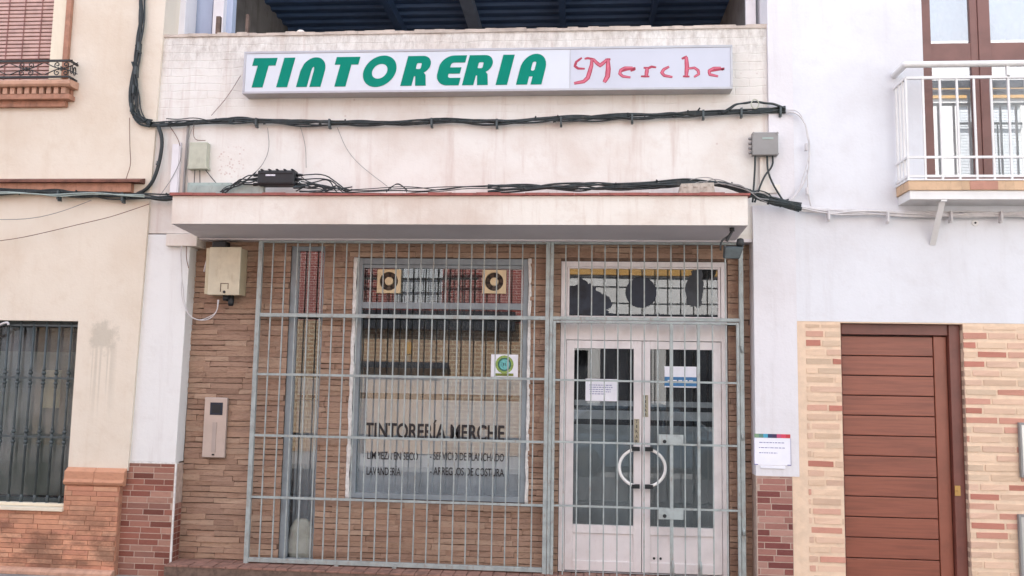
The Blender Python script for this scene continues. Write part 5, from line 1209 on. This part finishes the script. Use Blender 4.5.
m = MB(); m.wall(5.62, 18, -.2, 10, OY-.3, OY, [(8.9, 10.4, 6.0, 8.4), (6.3, 7.6, 6.0, 8.4), (11.5, 13, 6, 8.4)]); m.build('wall', 'opp_white', rh2)
m = MB(); m.box(5.62, 18, OY+.0005, OY+.06, 8.55, 8.8); m.build('yellow_band', 'opp_yellow', rh2)
m = MB(); m.box(5.62, 18, OY+.0005, OY+.04, 8.82, 9.0); m.build('cornice', 'opp_dark', rh2)
m = MB(); m.box(5.62, 18, OY-6, OY-.31, -.2, 10); m.build('rear_volume', 'opp_dark', rh2)
for xx in (6.3, 8.9, 11.5):
    m = MB(); z = 6.0; x2 = xx+(1.3 if xx < 7 else 1.5)
    while z < 8.4: m.box(xx, x2, OY-.12, OY-.08, z, min(z+.06, 8.4)); z += .07
    m.build('louvred_shutter', 'opp_shutter', rh2)
    m = MB(); x = xx
    while x < x2: m.box(x, x+.03, OY+.02, OY+.05, 5.8, 7.9); x += .3
    m.box(xx, x2, OY+.015, OY+.055, 7.9, 7.95); m.build('window_bars', 'iron', rh2)
# parked car between the camera and the opposite houses
car = thing('parked_car', (1.4, -10.4, -.3), 'blue grey hatchback parked across the street, seen only in the door glass', 'car')
cz = -.3; prof = [(-2.05, .35), (-2.1, .6), (-2.0, .85), (-1.85, .95), (-1.55, 1.35), (-1.2, 1.48), (.3, 1.5), (.7, 1.4), (1.35, .98), (2.0, .85), (2.1, .6), (2.05, .3), (1.75, .22), (-1.75, .22)]
def car_section(yo, sc):
    return [(1.4+x, -10.4+yo, cz+z) for x, z in prof]
m = MB(); rings = []
for yo, inset in ((-.86, 1), (-.8, .5), (-.6, 0), (.6, 0), (.8, .5), (.86, 1)):
    rings.append(len(m.v))
    for x, z in prof:
        yy = yo*(1 if z < .96 else .84-.02); zz = z-(.06*inset if z > .96 else 0); xx = x*(1-.02*inset); m.v.append((1.4+xx, -10.4+yy, cz+zz))
n = len(prof)
for a, b in zip(rings, rings[1:]):
    for i in range(n): m.face([a+i, a+(i+1) % n, b+(i+1) % n, b+i], sm=False)
m.face([rings[0]+i for i in range(n)]); m.face([rings[-1]+i for i in range(n)]); body = m.build('body', 'red_paint', car, bevel=.02)
gk = NT('car_window'); GM = gk.fin((.02, .025, .03, 1), .08)
for s_ in (-1, 1):
    yb = -10.4+s_*.875
    for q in (((-1.65, .98), (-1.38, 1.32), (-.75, 1.4), (-.75, .98)), ((-.68, .98), (-.68, 1.4), (.25, 1.4), (.25, .98)), ((.32, .98), (.32, 1.39), (.65, 1.33), (1.2, .98))):
        m = MB(); m.v = [(1.4+x, -10.4+s_*(.868 if z < 1.1 else .735), cz+z) for x, z in q]+[(1.4+x, -10.4+s_*(.84 if z < 1.1 else .70), cz+z) for x, z in q]
        m.face([0, 1, 2, 3]); m.face([4, 5, 6, 7]); [m.face([i, (i+1) % 4, 4+(i+1) % 4, 4+i]) for i in range(4)]; m.build('side_window', GM, car)
    for x in (-1.3, 1.3):
        m = MB(); m.lathe((1.4+x, -10.4+s_*.80-.0, cz+.31), [(.2, -.1), (.31, -.09), (.31, .09), (.2, .1)], 'y', 24); wq = m.build('wheel', 'tyre', car)
        m = MB(); m.lathe((1.4+x, -10.4+s_*.90, cz+.31), [(.19, -.008), (.17, .008), (.05, .012)], 'y', 16); m.build('rim', 'iron', wq)
m = MB(); m.box(3.46, 3.52, -10.95, -9.85, cz+.62, cz+.72); m.build('headlight', 'steel', car)
